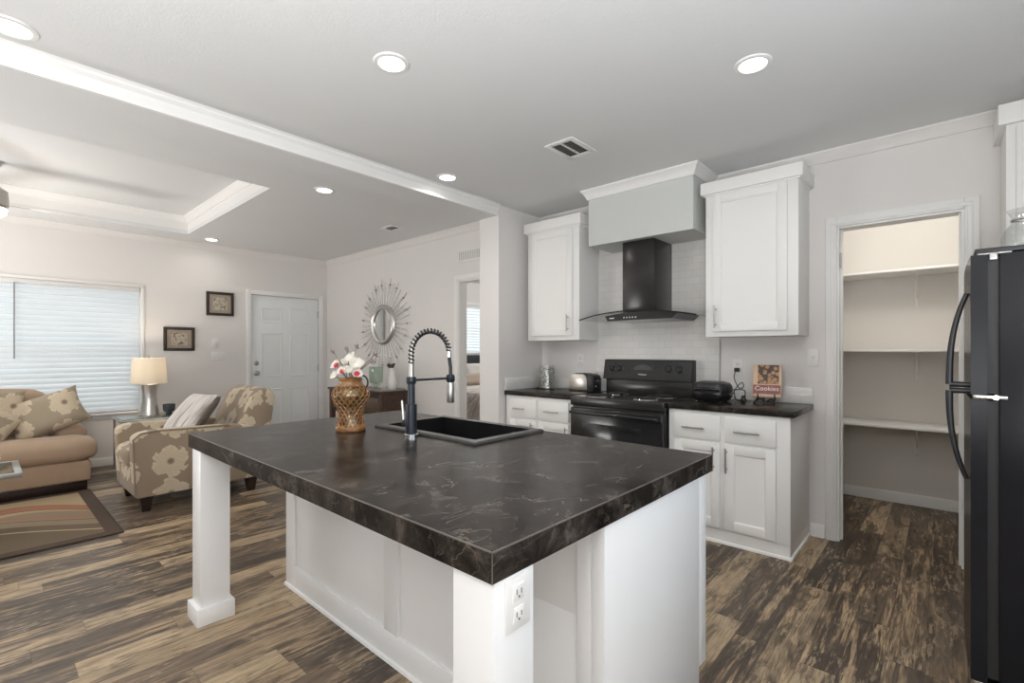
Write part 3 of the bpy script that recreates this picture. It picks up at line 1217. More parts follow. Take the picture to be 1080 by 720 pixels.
# ------------------------------------------------------------------ ceiling lights
LIGHTS = [
    (-2.765, 0.085, CEIL, 'recessed downlight at the upper left, beside the beam crown', 0.074),
    (-1.840, 1.237, CEIL, 'recessed downlight over the middle of the island', 0.07),
    (-0.638, 2.331, CEIL, 'recessed downlight out in front of the tall right wall cabinet', 0.07),
    (-2.741, 2.329, CEIL, 'recessed downlight just on the kitchen side of the beam, near the stub wall', 0.07),
    (-3.694, 1.853, CEIL, 'recessed downlight on the living room side of the beam, beyond the tray corner', 0.07),
    (-6.30, 1.80, CEIL, 'recessed downlight close to the window wall, above the hung pictures', 0.07),
]
for x, y, z, lab, r in LIGHTS:
    t = thing('recessed_downlight', lab, 'ceiling light', (x, y, z), 'recessed downlights in the ceiling')
    spart(MB().lathe([(r * 0.80, -0.004), (r * 0.84, -0.008), (r * 1.08, -0.006), (r * 1.14, 0.0), (r * 0.80, 0.0), (r * 0.80, -0.004)], (x, y, z), 40), 'trim_ring', 'plate', t)
    spart(MB().lathe([(0, -0.005), (r * 0.80, -0.003), (r * 0.80, -0.0005), (0, -0.0005)], (x, y, z), 40), 'lens', 'lens', t)
    d = bpy.data.lights.new('downlight_lamp', 'AREA')
    d.shape = 'DISK'
    d.size = 2 * r * 0.8
    d.energy = DOWNLIGHT_W * (0.25 if x < -6 else 1)
    d.color = WARM
    d.spread = math.radians(150)
    lo = bpy.data.objects.new('downlight_lamp', d)
    COL.objects.link(lo)
    lo.parent = t
    lo.location = (0, 0, -0.012)

# pantry ceiling lamp (above the view, lights the top of the pantry)
t = thing('pantry_light', 'flush ceiling lamp inside the pantry above the top shelf', 'ceiling light', (-0.1, 3.98, CEIL))
spart(MB().lathe([(0.10, 0), (0.10, -0.025), (0.0, -0.025), (0.0, 0)], (-0.1, 3.98, CEIL), 28), 'lamp_base', 'plate', t)
spart(MB().lathe([(0.095, -0.025), (0.085, -0.055), (0.05, -0.075), (0, -0.08)], (-0.1, 3.98, CEIL), 28), 'diffuser', 'fan_bowl', t)
d = bpy.data.lights.new('pantry_lamp', 'POINT')
d.energy = PANTRY_W
d.color = (1.0, 0.965, 0.90)
d.shadow_soft_size = 0.09
lo = bpy.data.objects.new('pantry_lamp', d)
COL.objects.link(lo)
lo.parent = t
lo.location = (0, 0, -0.19)

# ceiling fan in the tray
FX, FY = -5.5, 0.06
t = thing('ceiling_fan', 'brushed nickel ceiling fan with white blades and a lit bowl', 'ceiling fan', (FX, FY, TZ))
spart(MB().lathe([(0, 0), (0.065, 0), (0.06, -0.03), (0.02, -0.05), (0.0, -0.05)], (FX, FY, TZ), 28), 'canopy', 'nickel', t)
spart(MB().cyl((FX, FY, TZ - 0.04), (FX, FY, TZ - 0.20), 0.013, n=14), 'down_rod', 'nickel', t)
spart(MB().lathe([(0, -0.19), (0.05, -0.195), (0.095, -0.23), (0.10, -0.29), (0.10, -0.345), (0.085, -0.365), (0, -0.365)], (FX, FY, TZ), 32), 'motor_housing', 'nickel', t)
spart(MB().lathe([(0, -0.44), (0.05, -0.435), (0.085, -0.41), (0.092, -0.366), (0, -0.366)], (FX, FY, TZ), 32), 'light_bowl', 'fan_bowl', t)
for ang in (90, 210, 330):
    m = Matrix.Translation((FX, FY, TZ - 0.325)) @ Matrix.Rotation(math.radians(ang), 4, 'Z') @ Matrix.Rotation(math.radians(9), 4, 'X')
    b = MB()
    b.prism([(0.16, -0.05), (0.60, -0.062), (0.655, -0.045), (0.66, 0.0), (0.655, 0.045), (0.60, 0.062), (0.16, 0.05)], 'z', -0.004, 0.004, mat=m)
    bl = spart(b, 'blade', 'fan_blade', t)
    spart(MB().box(0.085, -0.018, -0.008, 0.22, 0.018, -0.0042, 0.002, mat=m), 'blade_arm', 'nickel', bl)
d = bpy.data.lights.new('fan_lamp', 'POINT')
d.energy = 7
d.color = (1.0, 0.9, 0.78)
d.shadow_soft_size = 0.08
lo = bpy.data.objects.new('fan_lamp', d)
COL.objects.link(lo)
lo.parent = t
lo.location = (0, 0, -0.56)


# ceiling register (square louvred)
def register(label, x0, y0, x1, y1, n, halves=2):
    t = thing('ceiling_register', label, 'vent', ((x0 + x1) / 2, (y0 + y1) / 2, CEIL))
    w = 0.035
    f = MB()
    f.box(x0, y0, CEIL - 0.008, x0 + w, y1, CEIL, 0.003).box(x1 - w, y0, CEIL - 0.008, x1, y1, CEIL, 0.003)
    f.box(x0 + w, y0, CEIL - 0.008, x1 - w, y0 + w, CEIL, 0.003).box(x0 + w, y1 - w, CEIL - 0.008, x1 - w, y1, CEIL, 0.003)
    xm = (x0 + x1) / 2
    f.box(xm - 0.006, y0 + w, CEIL - 0.008, xm + 0.006, y1 - w, CEIL)
    spart(f, 'frame', 'plate', t)
    spart(MB().box(x0 + w, y0 + w, CEIL - 0.0015, x1 - w, y1 - w, CEIL - 0.0002), 'duct_opening', 'slot', t)
    lv = MB()
    for k in range(n):
        yy = y0 + w + (k + 0.5) * (y1 - y0 - 2 * w) / n
        m = Matrix.Translation((xm, yy, CEIL - 0.005)) @ Matrix.Rotation(math.radians(40), 4, 'X')
        lv.box(-(x1 - x0) / 2 + w, -0.006, -0.0006, (x1 - x0) / 2 - w, 0.006, 0.0006, mat=m)
    spart(lv, 'louvres', 'pewter', t)


register('square white air register in the kitchen ceiling before the soffit', -1.875, 2.385, -1.66, 2.66, 9)
register('small white air register in the living room ceiling near the mirror wall', -4.40, 2.82, -4.20, 2.97, 7)

# return grille high over the bedroom door
t = thing('wall_grille', 'white slotted return grille high on the wall above the bedroom doorway', 'vent', (-3.56, YM, 2.14))
spart(MB().box(-3.80, YM - 0.010, 2.14, -3.30, YM - 0.0005, 2.275, 0.003), 'grille_frame', 'plate', t)
sl = MB()
for k in range(16):
    x = -3.775 + k * 0.0295
    sl.box(x, YM - 0.0125, 2.165, x + 0.013, YM - 0.0095, 2.25)
spart(sl, 'grille_slots', 'slat_grey', t)


# ------------------------------------------------------------------ cabinets
def shaker(mb_frame, mb_panel, x0, x1, z0, z1, y, t=0.019, w=0.055):
    """door in the plane y (faces -Y): frame in mb_frame, sunk field in mb_panel"""
    mb_frame.box(x0, y - t, z0, x0 + w, y, z1, 0.0025)
    mb_frame.box(x1 - w, y - t, z0, x1, y, z1, 0.0025)
    mb_frame.box(x0 + w - 0.001, y - t, z0, x1 - w + 0.001, y, z0 + w, 0.0025)
    mb_frame.box(x0 + w - 0.001, y - t, z1 - w, x1 - w + 0.001, y, z1, 0.0025)
    # small bead inside the frame
    b = 0.008
    i0, i1, j0, j1 = x0 + w, x1 - w, z0 + w, z1 - w
    rings = [[(i0, y - t + 0.003, j0), (i1, y - t + 0.003, j0), (i1, y - t + 0.003, j1), (i0, y - t + 0.003, j1)],
             [(i0 + b, y - t + 0.010, j0 + b), (i1 - b, y - t + 0.010, j0 + b), (i1 - b, y - t + 0.010, j1 - b), (i0 + b, y - t + 0.010, j1 - b)]]
    pts = rings[0] + rings[1]
    fc = [[k, (k + 1) % 4, 4 + (k + 1) % 4, 4 + k] for k in range(4)] + [[4, 5, 6, 7]]
    mb_panel.poly(pts, fc)


def bar_handle(name, parent, p0, p1, out, r=0.0055):
    """bar pull between two points, standing off along out"""
    p0, p1, out = Vector(p0), Vector(p1), Vector(out)
    mb = MB().cyl(p0 + out, p1 + out, r, n=12)
    for k in (0.15, 0.85):
        q = p0.lerp(p1, k)
        mb.cyl(q, q + out, r * 0.85, n=10)
    return spart(mb, name, 'nickel', parent)


def door_part(parent, x0, x1, z0, z1, y, handle):
    fr, pn = MB(), MB()
    shaker(fr, pn, x0, x1, z0, z1, y)
    o = spart(fr, 'door', 'cab', parent)
    spart(pn, 'door_panel', 'cab', o)
    hx, h0, h1 = handle
    bar_handle('handle', o, (hx, y - 0.019, h0), (hx, y - 0.019, h1), (0, -0.03, 0))
    return o


def drawer_part(parent, x0, x1, z0, z1, y, h0, h1, hz):
    o = spart(MB().box(x0, y - 0.019, z0, x1, y, z1, 0.004), 'drawer', 'cab', parent)
    bar_handle('handle', o, (h0, y - 0.019, hz), (h1, y - 0.019, hz), (0, -0.03, 0))
    return o


def wall_cabinet(label, x0, x1, z0, z1, y, door, handle, crown_top=2.375, crown_ends=(1, 1)):
    t = thing('wall_cabinet', label, 'cabinet', ((x0 + x1) / 2, YR, z0))
    spart(MB().box(x0, y, z0, x1, YR, z1, 0.003), 'cabinet_body', 'cab', t)
    if door:
        door_part(t, *door, y, handle)
    k = 0.028
    spart(MB().box(x0 - k * crown_ends[0], y - k, z1 - 0.012, x1 + k * crown_ends[1], YR, crown_top, 0.003)
          .box(x0 - 0.012 * crown_ends[0], y - 0.012, z1 - 0.022, x1 + 0.012 * crown_ends[1], YR, z1 - 0.012, 0.002), 'crown', 'cab', t)
    return t


wall_cabinet('white wall cabinet left of the range hood, above the toaster', -2.835, -2.272, 1.312, 2.30, 3.37, (-2.79, -2.335, 1.352, 2.272), (-2.372, 1.385, 1.53))
wall_cabinet('tall white wall cabinet right of the range hood, above the cookbook', -1.225, -0.662, 1.317, 2.305, 3.37, (-1.175, -0.722, 1.352, 2.28), (-1.152, 1.375, 1.525))

# cabinet over the fridge end of the back wall
t = thing('wall_cabinet', 'white wall cabinet at the right edge, behind the glass vase on the refrigerator', 'cabinet', (0.53, YR, 1.70))
spart(MB().box(0.228, 3.37, 1.62, XR - 0.003, YR, 2.33, 0.003), 'cabinet_body', 'cab', t)
door_part(t, 0.262, 0.545, 1.65, 2.31, 3.37, (0.515, 1.68, 1.80))
door_part(t, 0.551, 0.835, 1.65, 2.31, 3.37, (0.58, 1.68, 1.80))
spart(MB().box(0.200, 3.342, 2.325, XR - 0.003, YR, 2.425, 0.003), 'crown', 'cab', t)

# base cabinets
YC = 3.15


def base_cabinet(label, x0, x1, drawers, doors, side):
    t = thing('base_cabinet', label, 'cabinet', ((x0 + x1) / 2, YR - 0.25, 0))
    spart(MB().box(x0, YC, 0.083, x1, YR - 0.016, 0.833, 0.002), 'cabinet_body', 'cab', t)
    spart(MB().box(x0 + 0.001, YC + 0.004, 0, x1 - 0.001, YR - 0.003, 0.083), 'plinth', 'cab', t)
    sm = MB().prism([(YC + 0.004, 0), (YC - 0.006, 0), (YC - 0.004, 0.012), (YC + 0.004, 0.018)], 'x', x0, x1 + (0.01 if side else 0))
    if side:
        sm.prism([(x1 - 0.002, 0), (x1 + 0.010, 0), (x1 + 0.008, 0.012), (x1 - 0.002, 0.018)], 'y', YC - 0.006, YR - 0.003)
    spart(sm, 'shoe_moulding', 'cab', t)
    for a in drawers:
        drawer_part(t, *a)
    for a in doors:
        door_part(t, *a)
    return t


base_cabinet('white base cabinet right of the range with two drawers over two doors', -1.392, -0.660,
             [(-1.352, -1.050, 0.649, 0.805, YC, -1.285, -1.141, 0.722), (-1.023, -0.733, 0.649, 0.805, YC, -0.961, -0.815, 0.722)],
             [(-1.352, -1.050, 0.098, 0.632, YC, (-1.087, 0.461, 0.612)), (-1.023, -0.733, 0.098, 0.632, YC, (-1.007, 0.461, 0.612))], True)
base_cabinet('white base cabinet left of the range, under the toaster and jar', -2.90, -2.185,
             [(-2.835, -2.548, 0.645, 0.805, YC, -2.785, -2.665, 0.722), (-2.520, -2.215, 0.645, 0.805, YC, -2.445, -2.300, 0.722)],
             [(-2.835, -2.548, 0.098, 0.632, YC, (-2.585, 0.461, 0.612)), (-2.520, -2.215, 0.098, 0.632, YC, (-2.232, 0.461, 0.612))], False)

tag(MB().box(-1.394, 3.127, 0.8335, -0.635, YR - 0.0125, 0.870, 0.003).build('countertop', 'counter'), 'dark stone-look countertop right of the range, under the cookbook', 'countertop')
tag(MB().box(-2.905, 3.127, 0.8335, -2.183, YR - 0.0125, 0.870, 0.003).build('countertop', 'counter'), 'dark stone-look countertop left of the range, under the toaster', 'countertop')

# tiles
struct('backsplash', MB().box(-2.285, YR - 0.012, 0.80, -1.238, YR, SF[3]), 'tile')
struct('backsplash_strip', MB().box(-1.232, YR - 0.011, 0.87, -0.640, YR, 0.975, 0.002).box(-2.916, YR - 0.011, 0.87, -2.289, YR, 0.975, 0.002)
       .box(XS1, 3.15, 0.87, XS1 + 0.011, YR - 0.0112, 0.975, 0.002), 'tile')
struct('trim_16', MB().box(-1.2378, YR - 0.014, 0.871, -1.2325, YR, 1.3165).box(-2.2885, YR - 0.014, 0.871, -2.2853, YR, 1.31), 'nickel')

# ------------------------------------------------------------------ range
RX0, RX1, RYF = -2.172, -1.403, 3.085
t = thing('electric_range', 'black electric range with coil burners and raised control panel', 'stove', ((RX0 + RX1) / 2, 3.4, 0))
spart(MB().box(RX0 + 0.004, RYF + 0.04, 0.03, RX1 - 0.004, 3.66, 0.80, 0.003)
      .box(RX0 + 0.03, RYF + 0.1, 0.0, RX1 - 0.03, 3.6, 0.03), 'range_body', 'range_black', t)
spart(MB().box(RX0, RYF + 0.008, 0.80, RX1, 3.662, 0.868, 0.010, 3), 'cooktop', 'range_black', t)
od = spart(MB().box(RX0 + 0.008, RYF, 0.22, RX1 - 0.008, RYF + 0.038, 0.785, 0.008, 3), 'oven_door', 'black_gloss', t)
spart(MB().box(RX0 + 0.12, RYF - 0.0012, 0.34, RX1 - 0.17, RYF + 0.004, 0.675, 0.001), 'oven_window', 'black_gloss', od)
oh = MB()
oh.tube([(RX0 + 0.03, RYF + 0.005, 0.745), (RX0 + 0.035, RYF - 0.035, 0.752), (RX0 + 0.09, RYF - 0.042, 0.755), (RX1 - 0.09, RYF - 0.042, 0.755), (RX1 - 0.035, RYF - 0.035, 0.752), (RX1 - 0.03, RYF + 0.005, 0.745)], 0.013, 12)
spart(oh, 'oven_handle', 'black_gloss', od)
spart(MB().box(RX0 + 0.008, RYF + 0.006, 0.05, RX1 - 0.008, RYF + 0.04, 0.21, 0.006), 'storage_drawer', 'black_gloss', t)
# back guard
spart(MB().box(RX0 + 0.02, 3.60, 0.865, RX1 - 0.01, 3.665, 0.985, 0.004), 'riser', 'range_black', t)
cp = spart(MB().prism([(3.572, 0.985), (3.668, 0.985), (3.668, 1.148), (3.61, 1.15), (3.60, 1.142)], 'x', RX0 + 0.006, RX1 - 0.002, 0.004), 'control_panel', 'black_soft', t)


def cp_frame(x, z):
    """frame on the sloped panel face at height z"""
    k = (z - 0.985) / (1.142 - 0.985)
    y = 3.572 + 0.028 * k - 0.0006
    return frameM((x, y, z), (1, 0, 0), (0, 0.028, 0.157))


for x in (RX0 + 0.085, RX0 + 0.155, RX1 - 0.185, RX1 - 0.100):
    m = cp_frame(x, 1.075)
    kb = spart(MB().lathe([(0.030, 0.0), (0.031, 0.004), (0.024, 0.006), (0.020, 0.020), (0.017, 0.022), (0, 0.022)], (0, 0, 0), 24, m), 'control_knob', 'black_satin', cp)
    spart(MB().lathe([(0.030, -0.0003), (0.0325, 0.002), (0.0345, -0.0003)], (0, 0, 0), 28, m), 'knob_ring', 'nickel', kb)
    spart(MB().box(-0.003, -0.018, 0.021, 0.003, 0.018, 0.027, 0.001, mat=m), 'knob_grip', 'black_gloss', kb)
m = cp_frame((RX0 + RX1) / 2 - 0.02, 1.085)
spart(MB().prism([(0.078 * math.cos(a), -0.018 + 0.042 * math.sin(a)) for a in [PI * k / 14 for k in range(15)]], 'z', 0.0, 0.0025, mat=m), 'clock_window', 'led', cp)
spart(MB().box(-0.105, -0.028, 0, -0.08, 0.026, 0.002, mat=m), 'touch_pad', 'black_gloss', cp)
spart(MB().box(0.08, -0.028, 0, 0.105, 0.026, 0.002, mat=m), 'touch_pad', 'black_gloss', cp)
text_mesh('logo_lettering', 'Whirlpool', 0.017, 'text_white', cp, cp_frame((RX0 + RX1) / 2 - 0.02, 1.030) @ Matrix.Translation((0, 0, 0.001)))
for i, (x, y, r) in enumerate([(RX0 + 0.19, 3.235, 0.098), (RX1 - 0.20, 3.235, 0.075), (RX0 + 0.20, 3.475, 0.075), (RX1 - 0.20, 3.475, 0.098)]):
    bo = spart(MB().lathe([(r * 0.9, 0.001), (r * 1.0, 0.004), (r * 1.18, 0.005), (r * 1.22, 0.0005), (r * 0.9, 0.0005)], (x, y, 0.868), 36)
               .lathe([(0, 0.0008), (r * 0.95, 0.0012), (r * 0.95, 0.0004), (0, 0.0004)], (x, y, 0.868), 24), 'drip_pan', 'chrome', t)
    pts = []
    for k in range(150):
        a = 2 * PI * k / 32
        rr = 0.018 + (r * 0.92 - 0.018) * k / 149
        pts.append((x + rr * math.cos(a), y + rr * math.sin(a), 0.868 + 0.013))
    spart(MB().tube(pts, 0.0042, 6), 'heating_coil', 'black_soft', bo)

# ------------------------------------------------------------------ hood
HXC = -1.685
t = thing('range_hood', 'black chimney range hood with a curved smoked glass canopy', 'range hood', (HXC, YR, 1.45))
spart(MB().box(-1.862, 3.36, 1.515, -1.600, YR - 0.0125, SF[3] - 0.001, 0.002), 'chimney', 'hood_black', t)
# control box: arched top, slanted ends
prof = [(-1.945, 1.452), (-1.425, 1.452), (-1.385, 1.488)]
for k in range(13):
    u = k / 12
    prof.append((-1.385 + (-1.955 + 1.385) * u, 1.488 + 0.020 * math.sin(PI * u) + 0.004))
prof.append((-1.965, 1.49))
cbx = spart(MB().prism([(a, b) for a, b in prof], 'y', 3.27, YR - 0.0125, 0.0), 'control_box', 'hood_black', t)
spart(MB().box(-1.925, 3.2685, 1.468, -1.885, 3.2702, 1.476), 'logo_mark', 'text_white', cbx)
bt = MB()
for k in range(5):
    bt.cyl((-1.80 + k * 0.024, 3.2702, 1.473), (-1.80 + k * 0.024, 3.267, 1.473), 0.006, n=12)
spart(bt, 'buttons', 'nickel', cbx)
# curved glass canopy with a bowed front edge
gl = MB()
N = 28
gx0, gx1 = -2.19, -1.243
top, bot = [], []
for j in range(2):
    for k in range(N + 1):
        u = k / N
        x = gx0 + (gx1 - gx0) * u
        s = 2 * u - 1
        z = 1.522 - 0.050 * abs(s) ** 2.0
        yf = 3.20 + 0.05 * s * s
        y = yf if j == 0 else YR - 0.013
        top.append((x, y, z))
        bot.append((x, y, z - 0.008))
pts = top + bot
n1 = N + 1
fc = []
for k in range(N):
    fc.append([k, k + 1, n1 + k + 1, n1 + k])
    o = 2 * n1
    fc.append([o + k, o + n1 + k, o + n1 + k + 1, o + k + 1])
    fc.append([k, o + k, o + k + 1, k + 1])
    fc.append([n1 + k, n1 + k + 1, o + n1 + k + 1, o + n1 + k])
fc.append([0, n1, 3 * n1, 2 * n1])
fc.append([N, 2 * n1 + N, 3 * n1 + N, n1 + N])
gl.poly(pts, fc)
spart(gl, 'glass_canopy', 'smoke_glass', t)
ed = MB()
ed.tube([(p[0], p[1] - 0.001, p[2] - 0.004) for p in top[:n1]], 0.0045, 8)
spart(ed, 'canopy_edge', 'hood_black', t)

# ------------------------------------------------------------------ island
IX0, IX1, IY0, IY1, IZ = -2.628, -0.640, 0.655, 1.826, 0.835
SX0, SX1, SY0, SY1 = -2.150, -1.415, 1.345, 1.80
t = thing('kitchen_island', 'white kitchen island with dark stone-look top, sink and corner legs', 'kitchen island', ((IX0 + IX1) / 2, 1.3, 0))
h0, h1, h2, h3 = SX0 + 0.02, SX1 - 0.02, SY0 + 0.02, SY1 - 0.02
ct = MB()
zb = IZ - 0.062
pts = []
for z in (zb, IZ):
    pts += [(IX0, IY0, z), (IX1, IY0, z), (IX1, IY1, z), (IX0, IY1, z), (h0, h2, z), (h1, h2, z), (h1, h3, z), (h0, h3, z)]
fc = []
for k in range(4):
    j = (k + 1) % 4
    fc += [[k, j, 4 + j, 4 + k], [8 + k, 8 + 4 + k, 8 + 4 + j, 8 + j], [k, 8 + k, 8 + j, j], [4 + k, 4 + j, 12 + j, 12 + k]]
ct.poly(pts, fc)
wt = spart(ct, 'worktop', 'counter', t)
e = 0.0022
spart(MB().box(IX0 - 0.0006, IY0 - 0.0008, IZ - e, IX1 + 0.0006, IY0 + e, IZ + 0.0006)
      .box(IX1 - e, IY0 - 0.0006, IZ - e, IX1 + 0.0008, IY1, IZ + 0.0006)
      .box(IX1 - 0.001, IY0 - 0.0008, zb, IX1 + 0.0008, IY0 + 0.001, IZ), 'edge_line', 'edge_band', wt)
# cabinet block: front face (towards -Y) at 1.077
BX0, BX1, BY0, BY1 = -2.565, -0.690, 1.089, 1.775
spart(MB().box(BX0 + 0.01, BY0, 0.0, BX1 - 0.01, BY1 - 0.02, 0.50, 0.001).box(BX0 + 0.01, BY0, 0.50, SX0 - 0.02, BY1 - 0.02, zb)
      .box(SX1 + 0.02, BY0, 0.50, BX1 - 0.01, BY1 - 0.02, zb).box(SX0 - 0.02, BY0, 0.5, SX1 + 0.02, SY0 - 0.01, zb), 'cabinet_block', 'island', t)
fr = MB()
yf0, yf1 = 1.077, 1.0895
fr.box(BX0, yf0, 0.0, BX0 + 0.095, yf1, zb, 0.002)
fr.box(-1.655, yf0, 0.115, -1.56, yf1, zb - 0.003, 0.002)
fr.box(-0.735, yf0, 0.0, BX1, yf1, zb, 0.002)
fr.box(BX0 + 0.0955, yf0 + 0.0008, 0.0, -0.7355, yf1, 0.115, 0.002)
spart(fr, 'back_panel_battens', 'island', t)
spart(MB().prism([(yf0, 0), (yf0 - 0.010, 0), (yf0 - 0.008, 0.012), (yf0, 0.016)], 'x', BX0, -0.70), 'shoe_moulding', 'island', t)
# end panel that returns to the right edge
spart(MB().box(BX1, 1.077, 0.0, -0.648, 1.72, zb, 0.002).box(BX1, 1.72, 0.09, -0.648, 1.785, zb, 0.002), 'end_panel', 'island', t)
# left end panel
spart(MB().box(BX0, 1.0895, 0, BX0 + 0.012, BY1 - 0.02, zb), 'end_panel', 'island', t)
# kitchen side doors
for k in range(4):
    a = BX0 + 0.03 + k * 0.46
    spart(MB().box(a, BY1 - 0.02, 0.12, a + 0.44, BY1, zb - 0.02, 0.003), 'door', 'island', t)


def island_leg(x0, y0, x1, y1, base):
    lg = spart(MB().box(x0, y0, 0.0, x1, y1, zb, 0.003), 'leg', 'island', t)
    if base:
        k = 0.016
        spart(MB().box(x0 - k, y0 - k, 0, x1 + k, y1 + k, 0.078, 0.003), 'leg_base', 'island', lg)
    return lg


island_leg(-2.568, 0.656, -2.450, 0.776, True)
rl = island_leg(-0.762, 0.662, -0.642, 0.782, True)
# duplex outlet on the near leg
tt = thing('wall_outlet', 'white duplex outlet on the near island leg under the worktop corner', 'outlet', (-0.642, 0.727, 0.655))
spart(MB().box(-0.642, 0.690, 0.660, -0.6375, 0.766, 0.766, 0.002), 'cover_plate', 'plate', tt)
for z in (0.690, 0.735):
    rc = spart(MB().box(-0.638, 0.712, z - 0.016, -0.6355, 0.744, z + 0.016, 0.004), 'receptacle', 'plate', tt)
    spart(MB().box(-0.6357, 0.720, z - 0.004, -0.6350, 0.722, z + 0.007).box(-0.6357, 0.734, z - 0.004, -0.6350, 0.736, z + 0.006)
          .cyl((-0.6357, 0.728, z - 0.009), (-0.6350, 0.728, z - 0.009), 0.0025, n=10), 'outlet_slots', 'slot', rc)

# sink
t = thing('kitchen_sink', 'black composite drop-in sink set in the island top', 'sink', ((SX0 + SX1) / 2, (SY0 + SY1) / 2, IZ))
rz = IZ + 0.013


def ring(mb, o, i, z0, z1, chamf=0.006):
    (a0, a1, b0, b1), (c0, c1, d0, d1) = o, i
    R = lambda q, z: [(q[0], q[2], z), (q[1], q[2], z), (q[1], q[3], z), (q[0], q[3], z)]
    o2 = (a0 + chamf, a1 - chamf, b0 + chamf, b1 - chamf)
    rs = [R(i, z0), R(o, z0), R(o, z1 - chamf), R(o2, z1), R(i, z1)]
    pts = [p for r in rs for p in r]
    fc = []
    for r in range(5):
        s_ = (r + 1) % 5
        for k in range(4):
            j = (k + 1) % 4
            fc.append([r * 4 + k, r * 4 + j, s_ * 4 + j, s_ * 4 + k])
    mb.poly(pts, fc)
    return mb


bi = (SX0 + 0.045, SX1 - 0.045, SY0 + 0.045, SY1 - 0.045)
spart(ring(MB(), (SX0, SX1, SY0, SY1), bi, IZ + 0.0008, rz), 'sink_rim', 'sink_rim', t)
zb2 = IZ - 0.21
bp = []
for q, z in ((bi, rz - 0.001), ((bi[0] + 0.008, bi[1] - 0.008, bi[2] + 0.008, bi[3] - 0.008), zb2 + 0.03), ((bi[0] + 0.03, bi[1] - 0.03, bi[2] + 0.03, bi[3] - 0.03), zb2)):
    bp += [(q[0], q[2], z), (q[1], q[2], z), (q[1], q[3], z), (q[0], q[3], z)]
fc = [[r * 4 + k, r * 4 + (k + 1) % 4, r * 4 + 4 + (k + 1) % 4, r * 4 + 4 + k] for r in range(2) for k in range(4)] + [[8, 9, 10, 11]]
spart(MB().poly(bp, fc), 'basin', 'sink', t)
xc, ycn = (SX0 + SX1) / 2, (SY0 + SY1) / 2
spart(MB().lathe([(0, 0.001), (0.03, 0.001), (0.045, 0.004), (0.047, 0.001)], (xc, ycn, zb2), 24), 'drain', 'chrome', t)

# faucet
FXX, FYY = -1.782, 1.302
t = thing('kitchen_faucet', 'tall spring-neck kitchen faucet in gunmetal and chrome beside the sink', 'faucet', (FXX, FYY, IZ))
P = lambda z, dx=0.0, dy=0.0: (FXX + dx, FYY + dy, z)
spart(MB().lathe([(0, 0), (0.032, 0), (0.032, 0.012), (0.026, 0.016), (0, 0.016)], P(IZ), 28), 'base_ring', 'chrome', t)
spart(MB().cyl(P(IZ + 0.014), P(IZ + 0.145), 0.0255, n=28).cyl(P(IZ + 0.145), P(IZ + 0.258), 0.0165, n=24), 'faucet_body', 'gunmetal', t)
spart(MB().lathe([(0, 0), (0.019, 0), (0.022, 0.006), (0.022, 0.026), (0.019, 0.032), (0, 0.032)], P(1.072), 24), 'collar', 'gunmetal', t)
spart(MB().cyl(P(1.104), P(1.172), 0.0125, n=20), 'neck_sleeve', 'nickel', t)
# arch in the vertical plane towards the sink
AD = Vector((0.10, 0.995, 0)).normalized()
AR = 0.103
path = [Vector(P(1.165))]
for k in range(6):
    path.append(Vector(P(1.172 + 0.030 * (k + 1) / 6)))
zc = 1.207
for k in range(1, 25):
    a = PI - (PI * 0.96) * k / 24
    path.append(Vector(P(zc)) + AD * (AR + AR * math.cos(a)) + Vector((0, 0, AR * math.sin(a) * 1.03)))
spart(MB().tube(path, 0.0065, 10), 'inner_hose', 'nickel', t)
# coil spring about the arch
L = [0]
for a, b in zip(path, path[1:]):
    L.append(L[-1] + (b - a).length)
sp = []
turns = 21
n = turns * 12
side = AD.cross(Vector((0, 0, 1))).normalized()
for k in range(n + 1):
    s_ = L[-1] * k / n
    i = max(j for j in range(len(L)) if L[j] <= s_ + 1e-9)
    i = min(i, len(path) - 2)
    f_ = (s_ - L[i]) / (L[i + 1] - L[i])
    p = path[i].lerp(path[i + 1], f_)
    tg = (path[i + 1] - path[i]).normalized()
    nn = side.cross(tg).normalized()
    a = 2 * PI * turns * k / n
    sp.append(p + 0.0106 * (math.cos(a) * side + math.sin(a) * nn))
spart(MB().tube(sp, 0.0041, 6), 'spring', 'black_satin', t)
end = path[-1]
he = Vector(P(0)) + AD * (2 * AR + 0.008)
hx, hy = he.x, he.y
spart(MB().cyl(end, end - Vector((0, 0, 0.03)), 0.0125, 0.0115, n=18), 'spring_end_cap', 'chrome', t)
spart(MB().tube([end - Vector((0, 0, 0.025)), Vector((hx, hy, 1.14)), Vector((hx, hy, 1.10))], 0.0085, 12), 'hose', 'black_satin', t)
spart(MB().lathe([(0, 0), (0.016, 0), (0.021, 0.008), (0.021, 0.03), (0.015, 0.038), (0, 0.038)], (hx, hy, 1.070), 24), 'head_joint', 'gunmetal', t)
spart(MB().tube([Vector(P(1.088)), Vector((hx, hy, 1.090))], 0.0055, 12), 'holder_arm', 'gunmetal', t)
spart(MB().lathe([(0, 0), (0.0165, 0), (0.0185, 0.004), (0.0175, 0.09), (0.014, 0.1), (0, 0.1)], (hx, hy, 0.972), 24), 'spray_head', 'nickel', t)
hd = Vector((-0.72, 0.10, 0)).normalized()
q0 = Vector(P(IZ + 0.055))
q1 = q0 + hd * 0.060
spart(MB().cyl(q0, q1, 0.017, n=18), 'handle_hub', 'gunmetal', t)
spart(MB().tube([q1 - hd * 0.004, q1 + hd * 0.012 + Vector((0, 0, 0.012)), q1 + hd * 0.03 + Vector((0, 0, 0.10))], [0.008, 0.0075, 0.0055], 12), 'lever', 'chrome', t)

# amber wicker vase on the island
VX, VY = -2.136, 1.205
t = thing('amber_vase', 'amber vase wrapped in woven lattice standing on the island', 'vase', (VX, VY, IZ))


